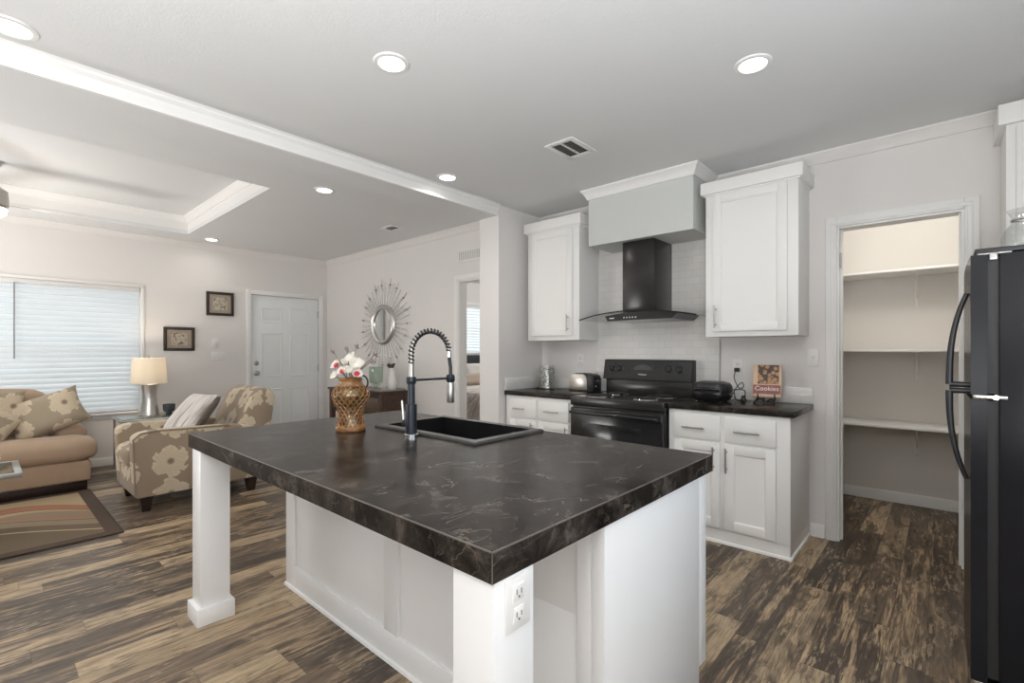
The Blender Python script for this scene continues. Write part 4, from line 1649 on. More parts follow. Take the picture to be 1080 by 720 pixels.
def vase_r(h):
    pr = [(0.0, 0.066), (0.018, 0.068), (0.035, 0.060), (0.08, 0.055), (0.11, 0.060), (0.145, 0.079), (0.175, 0.087), (0.20, 0.078), (0.222, 0.056), (0.236, 0.049), (0.250, 0.052)]
    for (a, ra), (b, rb) in zip(pr, pr[1:]):
        if a <= h <= b:
            k = (h - a) / (b - a)
            k = k * k * (3 - 2 * k) * 0.5 + k * 0.5
            return ra + (rb - ra) * k
    return pr[-1][1]


pr = [(0, 0.001)] + [(vase_r(h) - 0.003, h) for h in [0.25 * k / 40 for k in range(41)]] + [(0.044, 0.250), (0.042, 0.235), (0.05, 0.20), (0.05, 0.05), (0, 0.045)]
spart(MB().lathe(pr, (VX, VY, IZ), 40), 'vase_body', 'mercury', t)
la = MB()
for sgn in (1, -1):
    for k in range(18):
        pts = []
        for i in range(37):
            h = 0.022 + (0.222 - 0.022) * i / 36
            a = 2 * PI * k / 18 + sgn * 2.0 * i / 36
            r = vase_r(h) + 0.0005
            pts.append((VX + r * math.cos(a), VY + r * math.sin(a), IZ + h))
        la.tube(pts, 0.0034, 6)
spart(la, 'lattice', 'amber', t)
spart(MB().lathe([(0, 0), (0.066, 0), (0.071, 0.006), (0.071, 0.018), (0.064, 0.026), (0.055, 0.03), (0, 0.03)], (VX, VY, IZ + 0.0004), 40), 'vase_foot', 'amber', t)
spart(MB().lathe([(vase_r(0.216) + 0.001, 0.216), (vase_r(0.222) + 0.003, 0.222), (0.0565, 0.230), (0.053, 0.238), (0.056, 0.252), (0.052, 0.256), (0.046, 0.252), (0.045, 0.23)], (VX, VY, IZ), 40), 'vase_collar', 'amber', t)
# handle ring at the side
hp = []
for k in range(15):
    a = -0.9 + 2.5 * k / 14
    hp.append(Vector((VX, VY, IZ + 0.232)) + Vector((0.70, 0.72, 0)) * (0.055 + 0.026 * math.cos(a)) + Vector((0, 0, 0.034 * math.sin(a))))
spart(MB().tube(hp, 0.0045, 8), 'vase_handle', 'black_satin', t)

# flowers in it
t = thing('flower_bouquet', 'bunch of white blossoms with red hearts in the amber vase', 'flowers', (VX, VY, IZ + 0.05))


def petal(mb, base, d, up, ln, wd, curl):
    """one cupped petal from base along d"""
    d = d.normalized()
    s_ = d.cross(up).normalized()
    n_ = s_.cross(d)
    rows = []
    for i in range(6):
        u = i / 5
        w = wd * math.sin(PI * min(1, 0.12 + 0.80 * u)) ** 0.8
        row = []
        for j in (-1, -0.5, 0, 0.5, 1):
            row.append(base + d * ln * u + s_ * w * j + n_ * (curl * ln * (u ** 2) + 0.25 * w * j * j))
        rows.append(row)
    pts = [p for r in rows for p in r]
    fc = [[r * 5 + j, r * 5 + j + 1, r * 5 + 6 + j, r * 5 + 5 + j] for r in range(5) for j in range(4)]
    mb.poly(pts, fc)


RIGHT = Vector((0.743, 0.669, 0))
TOCAM = Vector((0.669, -0.743, 0))


def blossom(du, dz, r, lean, red):
    c = Vector((VX, VY, IZ + 0.262)) + RIGHT * du + Vector((0, 0, dz)) + TOCAM * lean
    ax = (Vector((0, 0, 0.6)) + TOCAM * 0.7 + RIGHT * du * 6).normalized()
    a0 = ax.orthogonal().normalized()
    b0 = ax.cross(a0)
    mb = MB()
    for k in range(6):
        a = 2 * PI * k / 6 + du * 30
        d = a0 * math.cos(a) + b0 * math.sin(a) + ax * 0.35
        petal(mb, c, d, ax, r * random.uniform(0.78, 1.08), r * 0.46, 0.30)
    o = spart(mb, 'blossom', 'petal', t)
    if red:
        h = MB()
        for k in range(5):
            a = 2 * PI * k / 5
            h.ball(c + ax * r * 0.28 + (a0 * math.cos(a) + b0 * math.sin(a)) * r * 0.16, r * 0.20, 8)
        spart(h, 'blossom_heart', 'red', o)
    return c


cs = []
for du, dz, r, ln, red in [(-0.058, 0.050, 0.034, 0.02, True), (-0.022, 0.022, 0.034, 0.045, True), (0.004, 0.082, 0.036, 0.0, False), (0.034, 0.052, 0.044, 0.02, False),
                           (0.044, 0.010, 0.036, 0.045, True), (-0.060, 0.000, 0.030, 0.03, False), (-0.020, 0.066, 0.034, -0.02, False), (0.006, 0.026, 0.034, 0.04, False)]:
    cs.append(blossom(du, dz, r, ln, red))
root = Vector((VX, VY, IZ + 0.10))
for du, dz in [(-0.088, 0.125), (0.028, 0.150), (0.120, 0.110), (0.100, 0.075), (-0.02, 0.135)]:
    tip = Vector((VX, VY, IZ + 0.262)) + RIGHT * du + Vector((0, 0, dz))
    s_ = spart(MB().tube([root, Vector((VX, VY, IZ + 0.25)).lerp(tip, 0.25), tip], 0.0022, 6), 'stem', 'stem', t)
    spart(MB().ball(tip, 0.010, 10, (1, 1, 1.1)).ball(tip + Vector((0.006, 0.004, -0.012)), 0.006, 8), 'bud', 'bud', s_)
for c in cs:
    spart(MB().tube([root, Vector((VX, VY, IZ + 0.225)).lerp(c, 0.25), c], 0.002, 6), 'stem', 'stem', t)

# ------------------------------------------------------------------ things on the range counters
CT = 0.870
# mosaic jar
jx, jy = -2.755, 3.55
t = thing('storage_jar', 'clear glass jar with pale pebbled filling in the back counter corner', 'jar', (jx, jy, CT))
spart(MB().lathe([(0, 0.0005), (0.066, 0.0005), (0.071, 0.006), (0.071, 0.195), (0.066, 0.206), (0.066, 0.216), (0.062, 0.216), (0.062, 0.203), (0.068, 0.19), (0.068, 0.012), (0, 0.010)], (jx, jy, CT), 36), 'jar_glass', 'clear', t)
spart(MB().lathe([(0, 0.012), (0.063, 0.012), (0.0665, 0.03), (0.0665, 0.180), (0.056, 0.194), (0, 0.197)], (jx, jy, CT), 36), 'jar_filling', 'mosaic', t)
spart(MB().lathe([(0.0712, 0.002), (0.073, 0.008), (0.0712, 0.020)], (jx, jy, CT), 36), 'jar_band', 'nickel', t)

# toaster
tx0, tx1, ty0, ty1 = -2.455, -2.225, 3.48, 3.635
t = thing('toaster', 'two-slice toaster with brushed steel side and black ends', 'toaster', ((tx0 + tx1) / 2, (ty0 + ty1) / 2, CT))


def toaster_prof(a, b, z0, z1, r):
    pts = [(a, z0), (b, z0)]
    for k in range(9):
        an = 0 + (PI / 2) * k / 8
        pts.append((b - r + r * math.cos(an), z1 - r + r * math.sin(an)))
    for k in range(9):
        an = PI / 2 + (PI / 2) * k / 8
        pts.append((a + r + r * math.cos(an), z1 - r + r * math.sin(an)))
    return pts


spart(MB().prism(toaster_prof(tx0, tx1 - 0.045, CT + 0.012, CT + 0.150, 0.055), 'y', ty0, ty1, 0.003), 'toaster_shell', 'steel', t)
spart(MB().box(tx0 - 0.004, ty0 - 0.004, CT + 0.001, tx1 + 0.004, ty1 + 0.004, CT + 0.016, 0.004), 'toaster_base', 'black_satin', t)
spart(MB().prism(toaster_prof(tx1 - 0.105, tx1 + 0.012, CT + 0.014, CT + 0.152, 0.05), 'y', ty0 + 0.014, ty1 - 0.014, 0.004)
      .prism(toaster_prof(tx0 - 0.006, tx1 - 0.035, CT + 0.014, CT + 0.155, 0.06), 'y', ty0 + 0.016, ty1 - 0.016, 0.003), 'toaster_end', 'black_satin', t)
spart(MB().box(tx0 + 0.035, ty0 + 0.045, CT + 0.153, tx1 - 0.06, ty0 + 0.063, CT + 0.156).box(tx0 + 0.035, ty1 - 0.063, CT + 0.153, tx1 - 0.06, ty1 - 0.045, CT + 0.156), 'bread_slots', 'slot', t)
spart(MB().box(tx1 + 0.011, (ty0 + ty1) / 2 - 0.02, CT + 0.085, tx1 + 0.032, (ty0 + ty1) / 2 + 0.02, CT + 0.098, 0.004), 'lever', 'chrome', t)
spart(MB().cyl((tx1 + 0.010, ty0 + 0.05, CT + 0.045), (tx1 + 0.026, ty0 + 0.05, CT + 0.045), 0.013, n=18), 'browning_dial', 'chrome', t)

# black grill / waffle maker
gx, gy = -1.205, 3.44
t = thing('countertop_grill', 'black rounded countertop grill with a closed lid beside the range', 'grill', (gx, gy, CT))


def squircle(c, rx, ry, prof, n=40):
    """stack of superellipse rings (scale, z)"""
    mb = MB()
    pts, rings = [], []
    for sc, z in prof:
        rg = []
        for k in range(n):
            a = 2 * PI * k / n
            ca, sa = math.cos(a), math.sin(a)
            x = math.copysign(abs(ca) ** 0.7, ca) * rx * sc
            y = math.copysign(abs(sa) ** 0.7, sa) * ry * sc
            rg.append((c[0] + x, c[1] + y, c[2] + z))
        rings.append(rg)
    pts = [p for r in rings for p in r]
    fc = [[r * n + k, r * n + (k + 1) % n, (r + 1) * n + (k + 1) % n, (r + 1) * n + k] for r in range(len(rings) - 1) for k in range(n)]
    fc += [list(range(n)), [(len(rings) - 1) * n + k for k in range(n)]]
    return mb.poly(pts, fc)


spart(squircle((gx, gy, CT), 0.125, 0.115, [(0.72, 0.004), (0.86, 0.010), (0.97, 0.032), (1.0, 0.055), (0.985, 0.066)]), 'grill_base', 'black_gloss', t)
spart(squircle((gx, gy, CT), 0.127, 0.117, [(0.985, 0.0675), (1.0, 0.082), (0.97, 0.108), (0.86, 0.128), (0.6, 0.138), (0.25, 0.140)]), 'grill_lid', 'black_satin', t)
hp = [(gx - 0.075, gy - 0.105, CT + 0.083), (gx - 0.07, gy - 0.128, CT + 0.09), (gx - 0.03, gy - 0.142, CT + 0.094), (gx + 0.03, gy - 0.142, CT + 0.094), (gx + 0.07, gy - 0.128, CT + 0.09), (gx + 0.075, gy - 0.105, CT + 0.083)]
spart(MB().tube(hp, 0.010, 12), 'grill_handle', 'black_gloss', t)
spart(MB().box(gx - 0.05, gy + 0.095, CT + 0.03, gx + 0.05, gy + 0.135, CT + 0.125, 0.01), 'grill_hinge', 'black_satin', t)
ft = MB()
for sx in (-1, 1):
    for sy in (-1, 1):
        ft.cyl((gx + sx * 0.07, gy + sy * 0.06, CT + 0.0003), (gx + sx * 0.07, gy + sy * 0.06, CT + 0.006), 0.012, n=12)
spart(ft, 'grill_feet', 'black_soft', t)


# outlets and switches on the range wall
def outlet_y(label, x, z, y, kind='outlet', w=0.074, h=0.116, gang=1):
    t = thing('wall_outlet' if kind == 'outlet' else 'light_switch', label, 'outlet' if kind == 'outlet' else 'switch', (x, y, z - h / 2))
    spart(MB().box(x - w / 2, y - 0.006, z - h / 2, x + w / 2, y - 0.0003, z + h / 2, 0.0025), 'cover_plate', 'plate', t)
    if kind == 'outlet':
        for dz in (-0.022, 0.022):
            rc = spart(MB().box(x - 0.017, y - 0.0085, z + dz - 0.015, x + 0.017, y - 0.0055, z + dz + 0.015, 0.003), 'receptacle', 'plate', t)
            spart(MB().box(x - 0.008, y - 0.0092, z + dz - 0.003, x - 0.006, y - 0.0083, z + dz + 0.007).box(x + 0.006, y - 0.0092, z + dz - 0.003, x + 0.008, y - 0.0083, z + dz + 0.006)
                  .cyl((x, y - 0.0083, z + dz - 0.009), (x, y - 0.0092, z + dz - 0.009), 0.0024, n=8), 'outlet_slots', 'slot', rc)
    else:
        for g_ in range(gang):
            xx = x + (g_ - (gang - 1) / 2) * 0.046
            spart(MB().prism([(y - 0.005, z - 0.012), (y - 0.009, z - 0.012), (y - 0.016, z + 0.011), (y - 0.005, z + 0.012)], 'x', xx - 0.006, xx + 0.006), 'toggle', 'plate', t)
    return t


outlet_y('white outlet on the back wall behind the toaster', -2.47, 1.135, YR)
outlet_y('white outlet with a black plug in it, left of the cookbook', -1.110, 1.105, YR)
outlet_y('white switch plate on the wall right of the cookbook, beside the pantry casing', -0.640, 1.176, YR, 'switch', w=0.062)

# plug and cord of the grill
pl = MB()
pl.box(-1.128, YR - 0.032, 1.070, -1.092, YR - 0.0095, 1.098, 0.006)
cord = [(-1.115, YR - 0.030, 1.080), (-1.122, YR - 0.045, 1.040), (-1.112, YR - 0.05, 1.000), (-1.085, YR - 0.05, 0.955), (-1.058, YR - 0.05, 0.965), (-1.062, YR - 0.055, 0.995), (-1.09, YR - 0.058, 0.975),
        (-1.115, YR - 0.07, 0.93), (-1.13, YR - 0.10, CT + 0.012), (-1.16, YR - 0.12, CT + 0.004)]


def smooth_path(pts, n=8):
    P_ = [Vector(p) for p in pts]
    P_ = [P_[0]] + P_ + [P_[-1]]
    out = []
    for i in range(1, len(P_) - 2):
        for k in range(n):
            u = k / n
            a, b, c, d = P_[i - 1:i + 3]
            out.append(0.5 * ((2 * b) + (-a + c) * u + (2 * a - 5 * b + 4 * c - d) * u * u + (-a + 3 * b - 3 * c + d) * u ** 3))
    out.append(P_[-2])
    return out


t = thing('power_cord', 'black looped power cord hanging from the outlet beside the grill', 'cord', (-1.11, YR - 0.05, CT))
spart(pl, 'plug', 'black_satin', t)
spart(MB().tube(smooth_path(cord), 0.0032, 8), 'cable', 'black_satin', t)

# small black wire holder between grill and cookbook
wx, wy = -1.02, 3.50
t = thing('wire_holder', 'small black wire holder on the counter between grill and cookbook', 'holder', (wx, wy, CT))
wf = smooth_path([(wx - 0.075, wy + 0.05, CT + 0.078), (wx - 0.02, wy + 0.02, CT + 0.082), (wx + 0.012, wy, CT + 0.076), (wx + 0.012, wy - 0.002, CT + 0.03), (wx + 0.010, wy - 0.005, CT + 0.012)])
spart(MB().tube(wf, 0.0032, 8).tube(smooth_path([(wx - 0.075, wy + 0.05, CT + 0.078), (wx - 0.06, wy + 0.03, CT + 0.02), (wx - 0.03, wy, CT + 0.008), (wx + 0.006, wy - 0.01, CT + 0.006)]), 0.0032, 8), 'wire_frame', 'black_satin', t)
spart(MB().box(wx - 0.012, wy - 0.03, CT + 0.0005, wx + 0.022, wy + 0.004, CT + 0.03, 0.008).ball((wx + 0.004, wy - 0.012, CT + 0.034), 0.013, 10), 'holder_foot', 'black_satin', t)

# cookbook on its stand
bx, by = -0.882, 3.535
th_ = math.radians(14)
bm = Matrix.Translation((bx, by, CT + 0.038)) @ Matrix.Rotation(math.radians(8), 4, 'Z') @ Matrix.Rotation(-th_, 4, 'X')
# local: x right, z up along the cover, -y towards the viewer
t = thing('cookbook', 'cookbook with a photo of cookies on its cover, on a black stand', 'book', (bx, by, CT + 0.038))
bw, bh, bt_ = 0.086, 0.222, 0.010
spart(MB().box(-bw, -bt_, 0.002, bw, -bt_ + 0.0025, bh, 0.0008, mat=bm).box(-bw, bt_ - 0.0025, 0.002, bw, bt_, bh, 0.0008, mat=bm).box(-bw, -bt_, 0.002, -bw + 0.003, bt_, bh, mat=bm), 'book_cover', 'cover', t)
spart(MB().box(-bw + 0.003, -bt_ + 0.0026, 0.005, bw - 0.004, bt_ - 0.0026, bh - 0.004, mat=bm), 'book_pages', 'paper', t)
spart(MB().box(-bw + 0.030, -bt_ - 0.0008, 0.090, bw - 0.016, -bt_, bh - 0.001, mat=bm), 'cover_photo', 'cookie', t)
spart(MB().box(-bw + 0.004, -bt_ - 0.0010, 0.022, bw - 0.004, -bt_, 0.083, mat=bm), 'title_band', 'cover_band', t)
fm = bm @ frameM((0, -bt_ - 0.0014, 0.058), (1, 0, 0), (0, 0, 1))
text_mesh('title_lettering', 'Cookies', 0.043, 'text_white', t, fm, 0.0005)
t = thing('book_stand', 'black scrolled metal stand that holds the cookbook', 'stand', (bx, by, CT))
st = MB()
for s_ in (-1, 1):
    q = [bm @ Vector((s_ * 0.05, 0.020, 0.14)), bm @ Vector((s_ * 0.05, 0.014, 0.01)), bm @ Vector((s_ * 0.05, -0.012, -0.004)), bm @ Vector((s_ * 0.05, -0.030, -0.003)), bm @ Vector((s_ * 0.05, -0.034, 0.018))]
    st.tube(smooth_path(q, 5), 0.0045, 8)
    q = [bm @ Vector((s_ * 0.05, -0.012, -0.006)), Vector((bx + s_ * 0.062, by - 0.055, CT + 0.006)), Vector((bx + s_ * 0.050, by - 0.030, CT + 0.022)), Vector((bx + s_ * 0.03, by - 0.02, CT + 0.028)), Vector((bx + s_ * 0.004, by - 0.02, CT + 0.012))]
    st.tube(smooth_path(q, 6), 0.006, 8)
    st.ball((bx + s_ * 0.062, by - 0.055, CT + 0.008), 0.0085, 8)
    st.tube([bm @ Vector((s_ * 0.05, 0.018, 0.09)), Vector((bx + s_ * 0.03, by + 0.075, CT + 0.005))], 0.004, 8)
st.tube([bm @ Vector((-0.05, 0.018, 0.05)), bm @ Vector((0.05, 0.018, 0.05))], 0.004, 8)
spart(st, 'stand_frame', 'black_satin', t)

# ------------------------------------------------------------------ refrigerator
fy0, fy1 = 2.30, 3.02
fd0, fd1 = 0.066, 0.112      # door thickness range in x
fb0, fb1 = 0.140, 0.80
ft_, fs = 1.572, 1.062
t = thing('refrigerator', 'black top-freezer refrigerator standing at the right edge', 'refrigerator', ((fb0 + fb1) / 2, (fy0 + fy1) / 2, 0))
spart(MB().box(fb0, fy0 + 0.004, 0.03, fb1, fy1, ft_ - 0.02, 0.004), 'fridge_body', 'fridge', t)
spart(MB().box(fb0 - 0.06, fy0 + 0.002, ft_ - 0.018, fb1, fy1, ft_, 0.004), 'top_cover', 'black_satin', t)
spart(MB().box(fd1, fy0 + 0.014, 0.10, fb0, fy1 - 0.014, fs - 0.012).box(fd1, fy0 + 0.014, fs + 0.012, fb0, fy1 - 0.014, ft_ - 0.03), 'door_gasket', 'black_soft', t)


def fridge_door(name, z0, z1):
    # softly bowed front
    pr = [(fd1, fy0), (fd1, fy1)]
    n = 16
    for k in range(n + 1):
        u = k / n
        y = fy1 + (fy0 - fy1) * u
        b = fd0 + 0.004 - 0.005 * math.sin(PI * u)
        pr.append((b, y))
    return spart(MB().prism(pr, 'z', z0, z1, 0.0), name, 'fridge', t)


fdu = fridge_door('freezer_door', fs + 0.008, ft_ - 0.022)
fdl = fridge_door('fridge_door', 0.085, fs - 0.008)
hy_ = fy0 + 0.055


def fhandle(parent, za, zb_, flip):
    """bowed handle: thick foot near the split, thin end away from it"""
    pts, rr = [], []
    for k in range(17):
        u = k / 16
        z = za + (zb_ - za) * u
        out = 0.046 * (1 - (u ** 2.6)) + 0.002
        pts.append((fd0 - 0.002 - out, hy_, z))
        rr.append(0.0105 - 0.003 * u)
    mb = MB().tube(pts, rr, 12)
    mb.tube([(fd0 + 0.004, hy_, za), (fd0 - 0.050, hy_, za)], [0.0095, 0.0105], 12)
    return spart(mb, 'handle', 'black_satin', parent)


fhandle(fdu, 1.100, 1.425, 1)
fhandle(fdl, 1.078, 0.765, -1)
hg = spart(MB().box(fd0 + 0.01, fy0 - 0.002, fs - 0.006, fb0 + 0.02, fy0 + 0.05, fs + 0.006, 0.002).cyl((fd1 + 0.02, fy0 - 0.004, fs), (fd1 + 0.02, fy0 + 0.012, fs), 0.008, n=14), 'middle_hinge', 'chrome', t)
spart(MB().box(fd0 + 0.02, fy0 + 0.004, ft_ - 0.022, fb0 + 0.03, fy0 + 0.06, ft_ - 0.017, 0.001).box(fd1 + 0.004, fy0, ft_ - 0.042, fb0 - 0.004, fy0 + 0.03, ft_ - 0.0185, 0.002), 'top_hinge', 'pewter', t)
spart(MB().box(fd0 + 0.01, fy0 - 0.001, 0.070, fb0 + 0.01, fy0 + 0.05, 0.084, 0.002).cyl((fd1, fy0 + 0.01, 0.04), (fd1, fy0 + 0.01, 0.075), 0.011, n=14), 'bottom_hinge', 'chrome', t)
spart(MB().box(fb0 - 0.01, fy0 + 0.03, 0.0, fb0 + 0.03, fy1 - 0.03, 0.075, 0.003).box(fb0 + 0.03, fy0 + 0.03, 0.0, fb1 - 0.03, fy1 - 0.03, 0.031), 'toe_grille', 'black_soft', t)
# glass vase on top
gxv, gyv = 0.225, 2.62
t = thing('glass_vase', 'clear glass bud vase standing on the refrigerator', 'vase', (gxv, gyv, ft_))
spart(MB().lathe([(0, 0.0005), (0.05, 0.0005), (0.064, 0.02), (0.070, 0.06), (0.058, 0.10), (0.036, 0.125), (0.034, 0.15), (0.048, 0.178), (0.045, 0.178), (0.031, 0.15), (0.033, 0.126), (0.054, 0.10), (0.066, 0.06), (0.06, 0.022), (0, 0.012)], (gxv, gyv, ft_), 36), 'vase_body', 'clear', t)
spart(MB().lathe([(0.0345, 0.136), (0.037, 0.140), (0.0345, 0.144)], (gxv, gyv, ft_), 28), 'vase_ring', 'silver', t)

# ------------------------------------------------------------------ pantry
for zt, lab in ((1.835, 'top white pantry shelf, just under the lit upper wall'), (1.232, 'middle white pantry shelf at counter eye level'), (0.655, 'lowest white pantry shelf above the baseboard')):
    t = thing('pantry_shelf', lab, 'shelf', (0.1, 4.95, zt - 0.02), 'shelves in the pantry')
    spart(MB().box(-0.658, 4.60, zt - 0.019, 0.898, 4.949, zt, 0.002), 'shelf_board', 'trim', t)
    for xb in (-0.155, 0.55):
        br = MB()
        br.box(xb - 0.011, 4.9415, zt - 0.265, xb + 0.011, 4.9490, zt - 0.019, 0.0015)
        br.box(xb - 0.011, 4.68, zt - 0.0265, xb + 0.011, 4.9415, zt - 0.0195, 0.0015)
        br.tube([(xb, 4.945, zt - 0.20), (xb, 4.86, zt - 0.10), (xb, 4.76, zt - 0.028)], 0.005, 6)
        spart(br, 'shelf_bracket', 'bracket', t)
t = thing('door_hinge', 'bare upper hinge plate on the pantry jamb', 'hinge', (PAN[0] + 0.013, YR + 0.03, 1.79))
spart(MB().box(PAN[0] + 0.0122, YR + 0.006, 1.755, PAN[0] + 0.0150, YR + 0.042, 1.845, 0.001), 'hinge_leaf', 'nickel', t)
spart(MB().cyl((PAN[0] + 0.017, YR + 0.004, 1.750), (PAN[0] + 0.017, YR + 0.004, 1.85), 0.005, n=10), 'hinge_knuckle', 'nickel', t)

# ------------------------------------------------------------------ living room: sofa
SXF = -5.60
t = thing('sofa', 'tan upholstered sofa with low arms under the window', 'sofa', (-6.05, -0.3, 0))
SY0_, SY1_ = -1.45, 0.66
spart(MB().box(-6.52, SY0_, 0.085, SXF + 0.02, SY1_, 0.265, 0.02, 3), 'sofa_base', 'sofa', t)
spart(MB().box(-6.48, SY0_ + 0.03, 0.0, SXF - 0.01, SY1_ - 0.02, 0.086, 0.004), 'plinth', 'darkwood', t)


def soft_box(x0, y0, z0, x1, y1, z1, r, bulge=0.02, seg=5):
    """upholstered block: rounded box whose faces swell"""
    g = bmesh.new()
    bmesh.ops.create_cube(g, size=1.0)
    bmesh.ops.subdivide_edges(g, edges=list(g.edges), cuts=9, use_grid_fill=True)
    cx, cy, cz = (x0 + x1) / 2, (y0 + y1) / 2, (z0 + z1) / 2
    hx_, hy2, hz_ = (x1 - x0) / 2, (y1 - y0) / 2, (z1 - z0) / 2
    for v in g.verts:
        p = Vector((v.co.x * 2 * hx_, v.co.y * 2 * hy2, v.co.z * 2 * hz_))
        rr = min(r, hx_, hy2, hz_)
        q = Vector((max(-hx_ + rr, min(hx_ - rr, p.x)), max(-hy2 + rr, min(hy2 - rr, p.y)), max(-hz_ + rr, min(hz_ - rr, p.z))))
        d_ = p - q
        if d_.length > 1e-9:
            p = q + d_.normalized() * rr
        a, b, c = p.x / hx_, p.y / hy2, p.z / hz_
        p.x += math.copysign(bulge, a) * (1 - b * b) * (1 - c * c) * (abs(a) ** 4)
        p.y += math.copysign(bulge, b) * (1 - a * a) * (1 - c * c) * (abs(b) ** 4)
        p.z += math.copysign(bulge, c) * (1 - a * a) * (1 - b * b) * (abs(c) ** 4)
        v.co = p + Vector((cx, cy, cz))
    mb = MB()
    mb._take(g)
    return mb


spart(soft_box(-6.30, SY0_ - 0.0, 0.268, SXF + 0.055, -0.41, 0.455, 0.06, 0.018), 'seat_cushion', 'sofa', t)
sc_ = soft_box(-6.30, -0.40, 0.268, -5.86, 0.45, 0.455, 0.06, 0.012)
g2 = soft_box(-5.95, -0.40, 0.262, SXF + 0.055, 0.70, 0.458, 0.075, 0.016)
m_ = bpy.data.meshes.new('t')
g2.b.to_mesh(m_)
sc_.b.from_mesh(m_)
g2.b.free()
spart(sc_, 'seat_cushion', 'sofa', t)
spart(soft_box(-6.50, 0.445, 0.26, -5.93, 0.68, 0.525, 0.06, 0.01), 'armrest', 'sofa', t)
spart(soft_box(-6.50, SY0_ - 0.02, 0.26, -5.93, SY0_ + 0.21, 0.525, 0.06, 0.01), 'armrest', 'sofa', t)
spart(soft_box(-6.58, SY0_, 0.26, -6.36, SY1_, 0.74, 0.06, 0.01), 'sofa_back', 'sofa', t)
spart(soft_box(-6.40, -0.40, 0.44, -6.16, 0.42, 0.855, 0.09, 0.03), 'back_cushion', 'sofa', t)
spart(soft_box(-6.40, -1.23, 0.44, -6.16, -0.41, 0.855, 0.09, 0.03), 'back_cushion', 'sofa', t)


# cushions: u, v are the diagonals' frame in the room
def cushion(name, label, c, u, v, hu, hv, th, mat, pinch=0.12, group=None):
    o = MB().pillow(c, u, v, hu, hv, th, 22, pinch * 0.65).build(name, mat)
    tag(o, label, 'pillow', group)
    return o


cushion('throw_pillow', 'large taupe floral pillow resting on the sofa arm', (-5.97, 0.41, 0.655), (0.10, 0.90, 0.36), (-0.50, -0.30, 0.80), 0.265, 0.185, 0.19, 'floral_pillow')
cushion('throw_pillow', 'floral pillow cut by the left edge of the photo', (-5.87, 0.015, 0.605), (0.05, 0.80, -0.55), (-0.45, 0.5, 0.75), 0.20, 0.185, 0.15, 'floral_pillow')
cushion('throw_pillow', 'floral pillow at the sofa back behind the other two', (-6.055, 0.06, 0.70), (0.05, 0.97, -0.05), (-0.35, 0.05, 0.9), 0.21, 0.19, 0.14, 'floral_pillow')

# side table with lamp and candle
TX0, TX1, TY0, TY1, TZ_ = -6.42, -5.985, 0.93, 1.42, 0.545
t = thing('side_table', 'glass-topped side table with thin dark metal legs between sofa and armchair', 'side table', ((TX0 + TX1) / 2, (TY0 + TY1) / 2, 0))
spart(MB().box(TX0, TY0, TZ_ - 0.010, TX1, TY1, TZ_, 0.002), 'table_top', 'table_glass', t)
fr = MB()
r = 0.011
for (a, b) in (((TX0, TY0), (TX1, TY0)), ((TX1, TY0), (TX1, TY1)), ((TX1, TY1), (TX0, TY1)), ((TX0, TY1), (TX0, TY0))):
    fr.box(min(a[0], b[0]) + 0.004, min(a[1], b[1]) + 0.004, TZ_ - 0.032, max(a[0], b[0]) - 0.004 + (0.02 if a[0] == b[0] else 0) * 0, max(a[1], b[1]) - 0.004, TZ_ - 0.0105) if False else fr.tube([(a[0], a[1], TZ_ - 0.022), (b[0], b[1], TZ_ - 0.022)], 0.011, 8)
spart(fr, 'table_frame', 'pewter', t)
for x in (TX0 + 0.012, TX1 - 0.012):
    for y in (TY0 + 0.012, TY1 - 0.012):
        spart(MB().cyl((x, y, 0), (x, y, TZ_ - 0.03), 0.009, 0.011, 10), 'leg', 'pewter', t)
LX, LY = -6.21, 1.195
t = thing('table_lamp', 'silver table lamp with a lit cream drum shade', 'lamp', (LX, LY, TZ_))
spart(MB().lathe([(0, 0.0005), (0.088, 0.0005), (0.092, 0.006), (0.082, 0.08), (0.070, 0.17), (0.068, 0.24), (0.078, 0.315), (0.08, 0.325), (0.05, 0.335), (0, 0.336)], (LX, LY, TZ_), 40), 'lamp_base', 'silver', t)
spart(MB().cyl((LX, LY, TZ_ + 0.33), (LX, LY, TZ_ + 0.40), 0.008, n=12), 'lamp_stem', 'nickel', t)
spart(MB().lathe([(0.158, 0.335), (0.143, 0.60), (0.1415, 0.60), (0.1565, 0.335), (0.158, 0.335)], (LX, LY, TZ_), 44), 'lamp_shade', 'shade', t)
hp = MB()
for k in range(3):
    a = 2 * PI * k / 3
    hp.tube([(LX, LY, TZ_ + 0.595), (LX + 0.1415 * math.cos(a), LY + 0.1415 * math.sin(a), TZ_ + 0.595)], 0.0025, 6)
hp.cyl((LX, LY, TZ_ + 0.575), (LX, LY, TZ_ + 0.635), 0.005, n=10)
hp.tube([(LX, LY, TZ_ + 0.39), (LX + 0.04, LY, TZ_ + 0.43), (LX + 0.045, LY, TZ_ + 0.53), (LX, LY, TZ_ + 0.58)], 0.002, 6)
spart(hp, 'shade_harp', 'nickel', t)
spart(MB().ball((LX, LY, TZ_ + 0.45), 0.028, 14), 'bulb', emit('lamp_bulb', (1.0, 0.8, 0.55), 12.0), t)
d = bpy.data.lights.new('table_lamp_bulb', 'POINT')
d.energy = 6.0
d.color = (1.0, 0.86, 0.68)
d.shadow_soft_size = 0.03
lo = bpy.data.objects.new('table_lamp_bulb', d)
COL.objects.link(lo)
lo.parent = t
lo.location = (0, 0, 0.50)
CX_, CY_ = -6.14, 1.355
t = thing('candle_holder', 'small dark glass candle holder beside the lamp', 'candle holder', (CX_, CY_, TZ_))
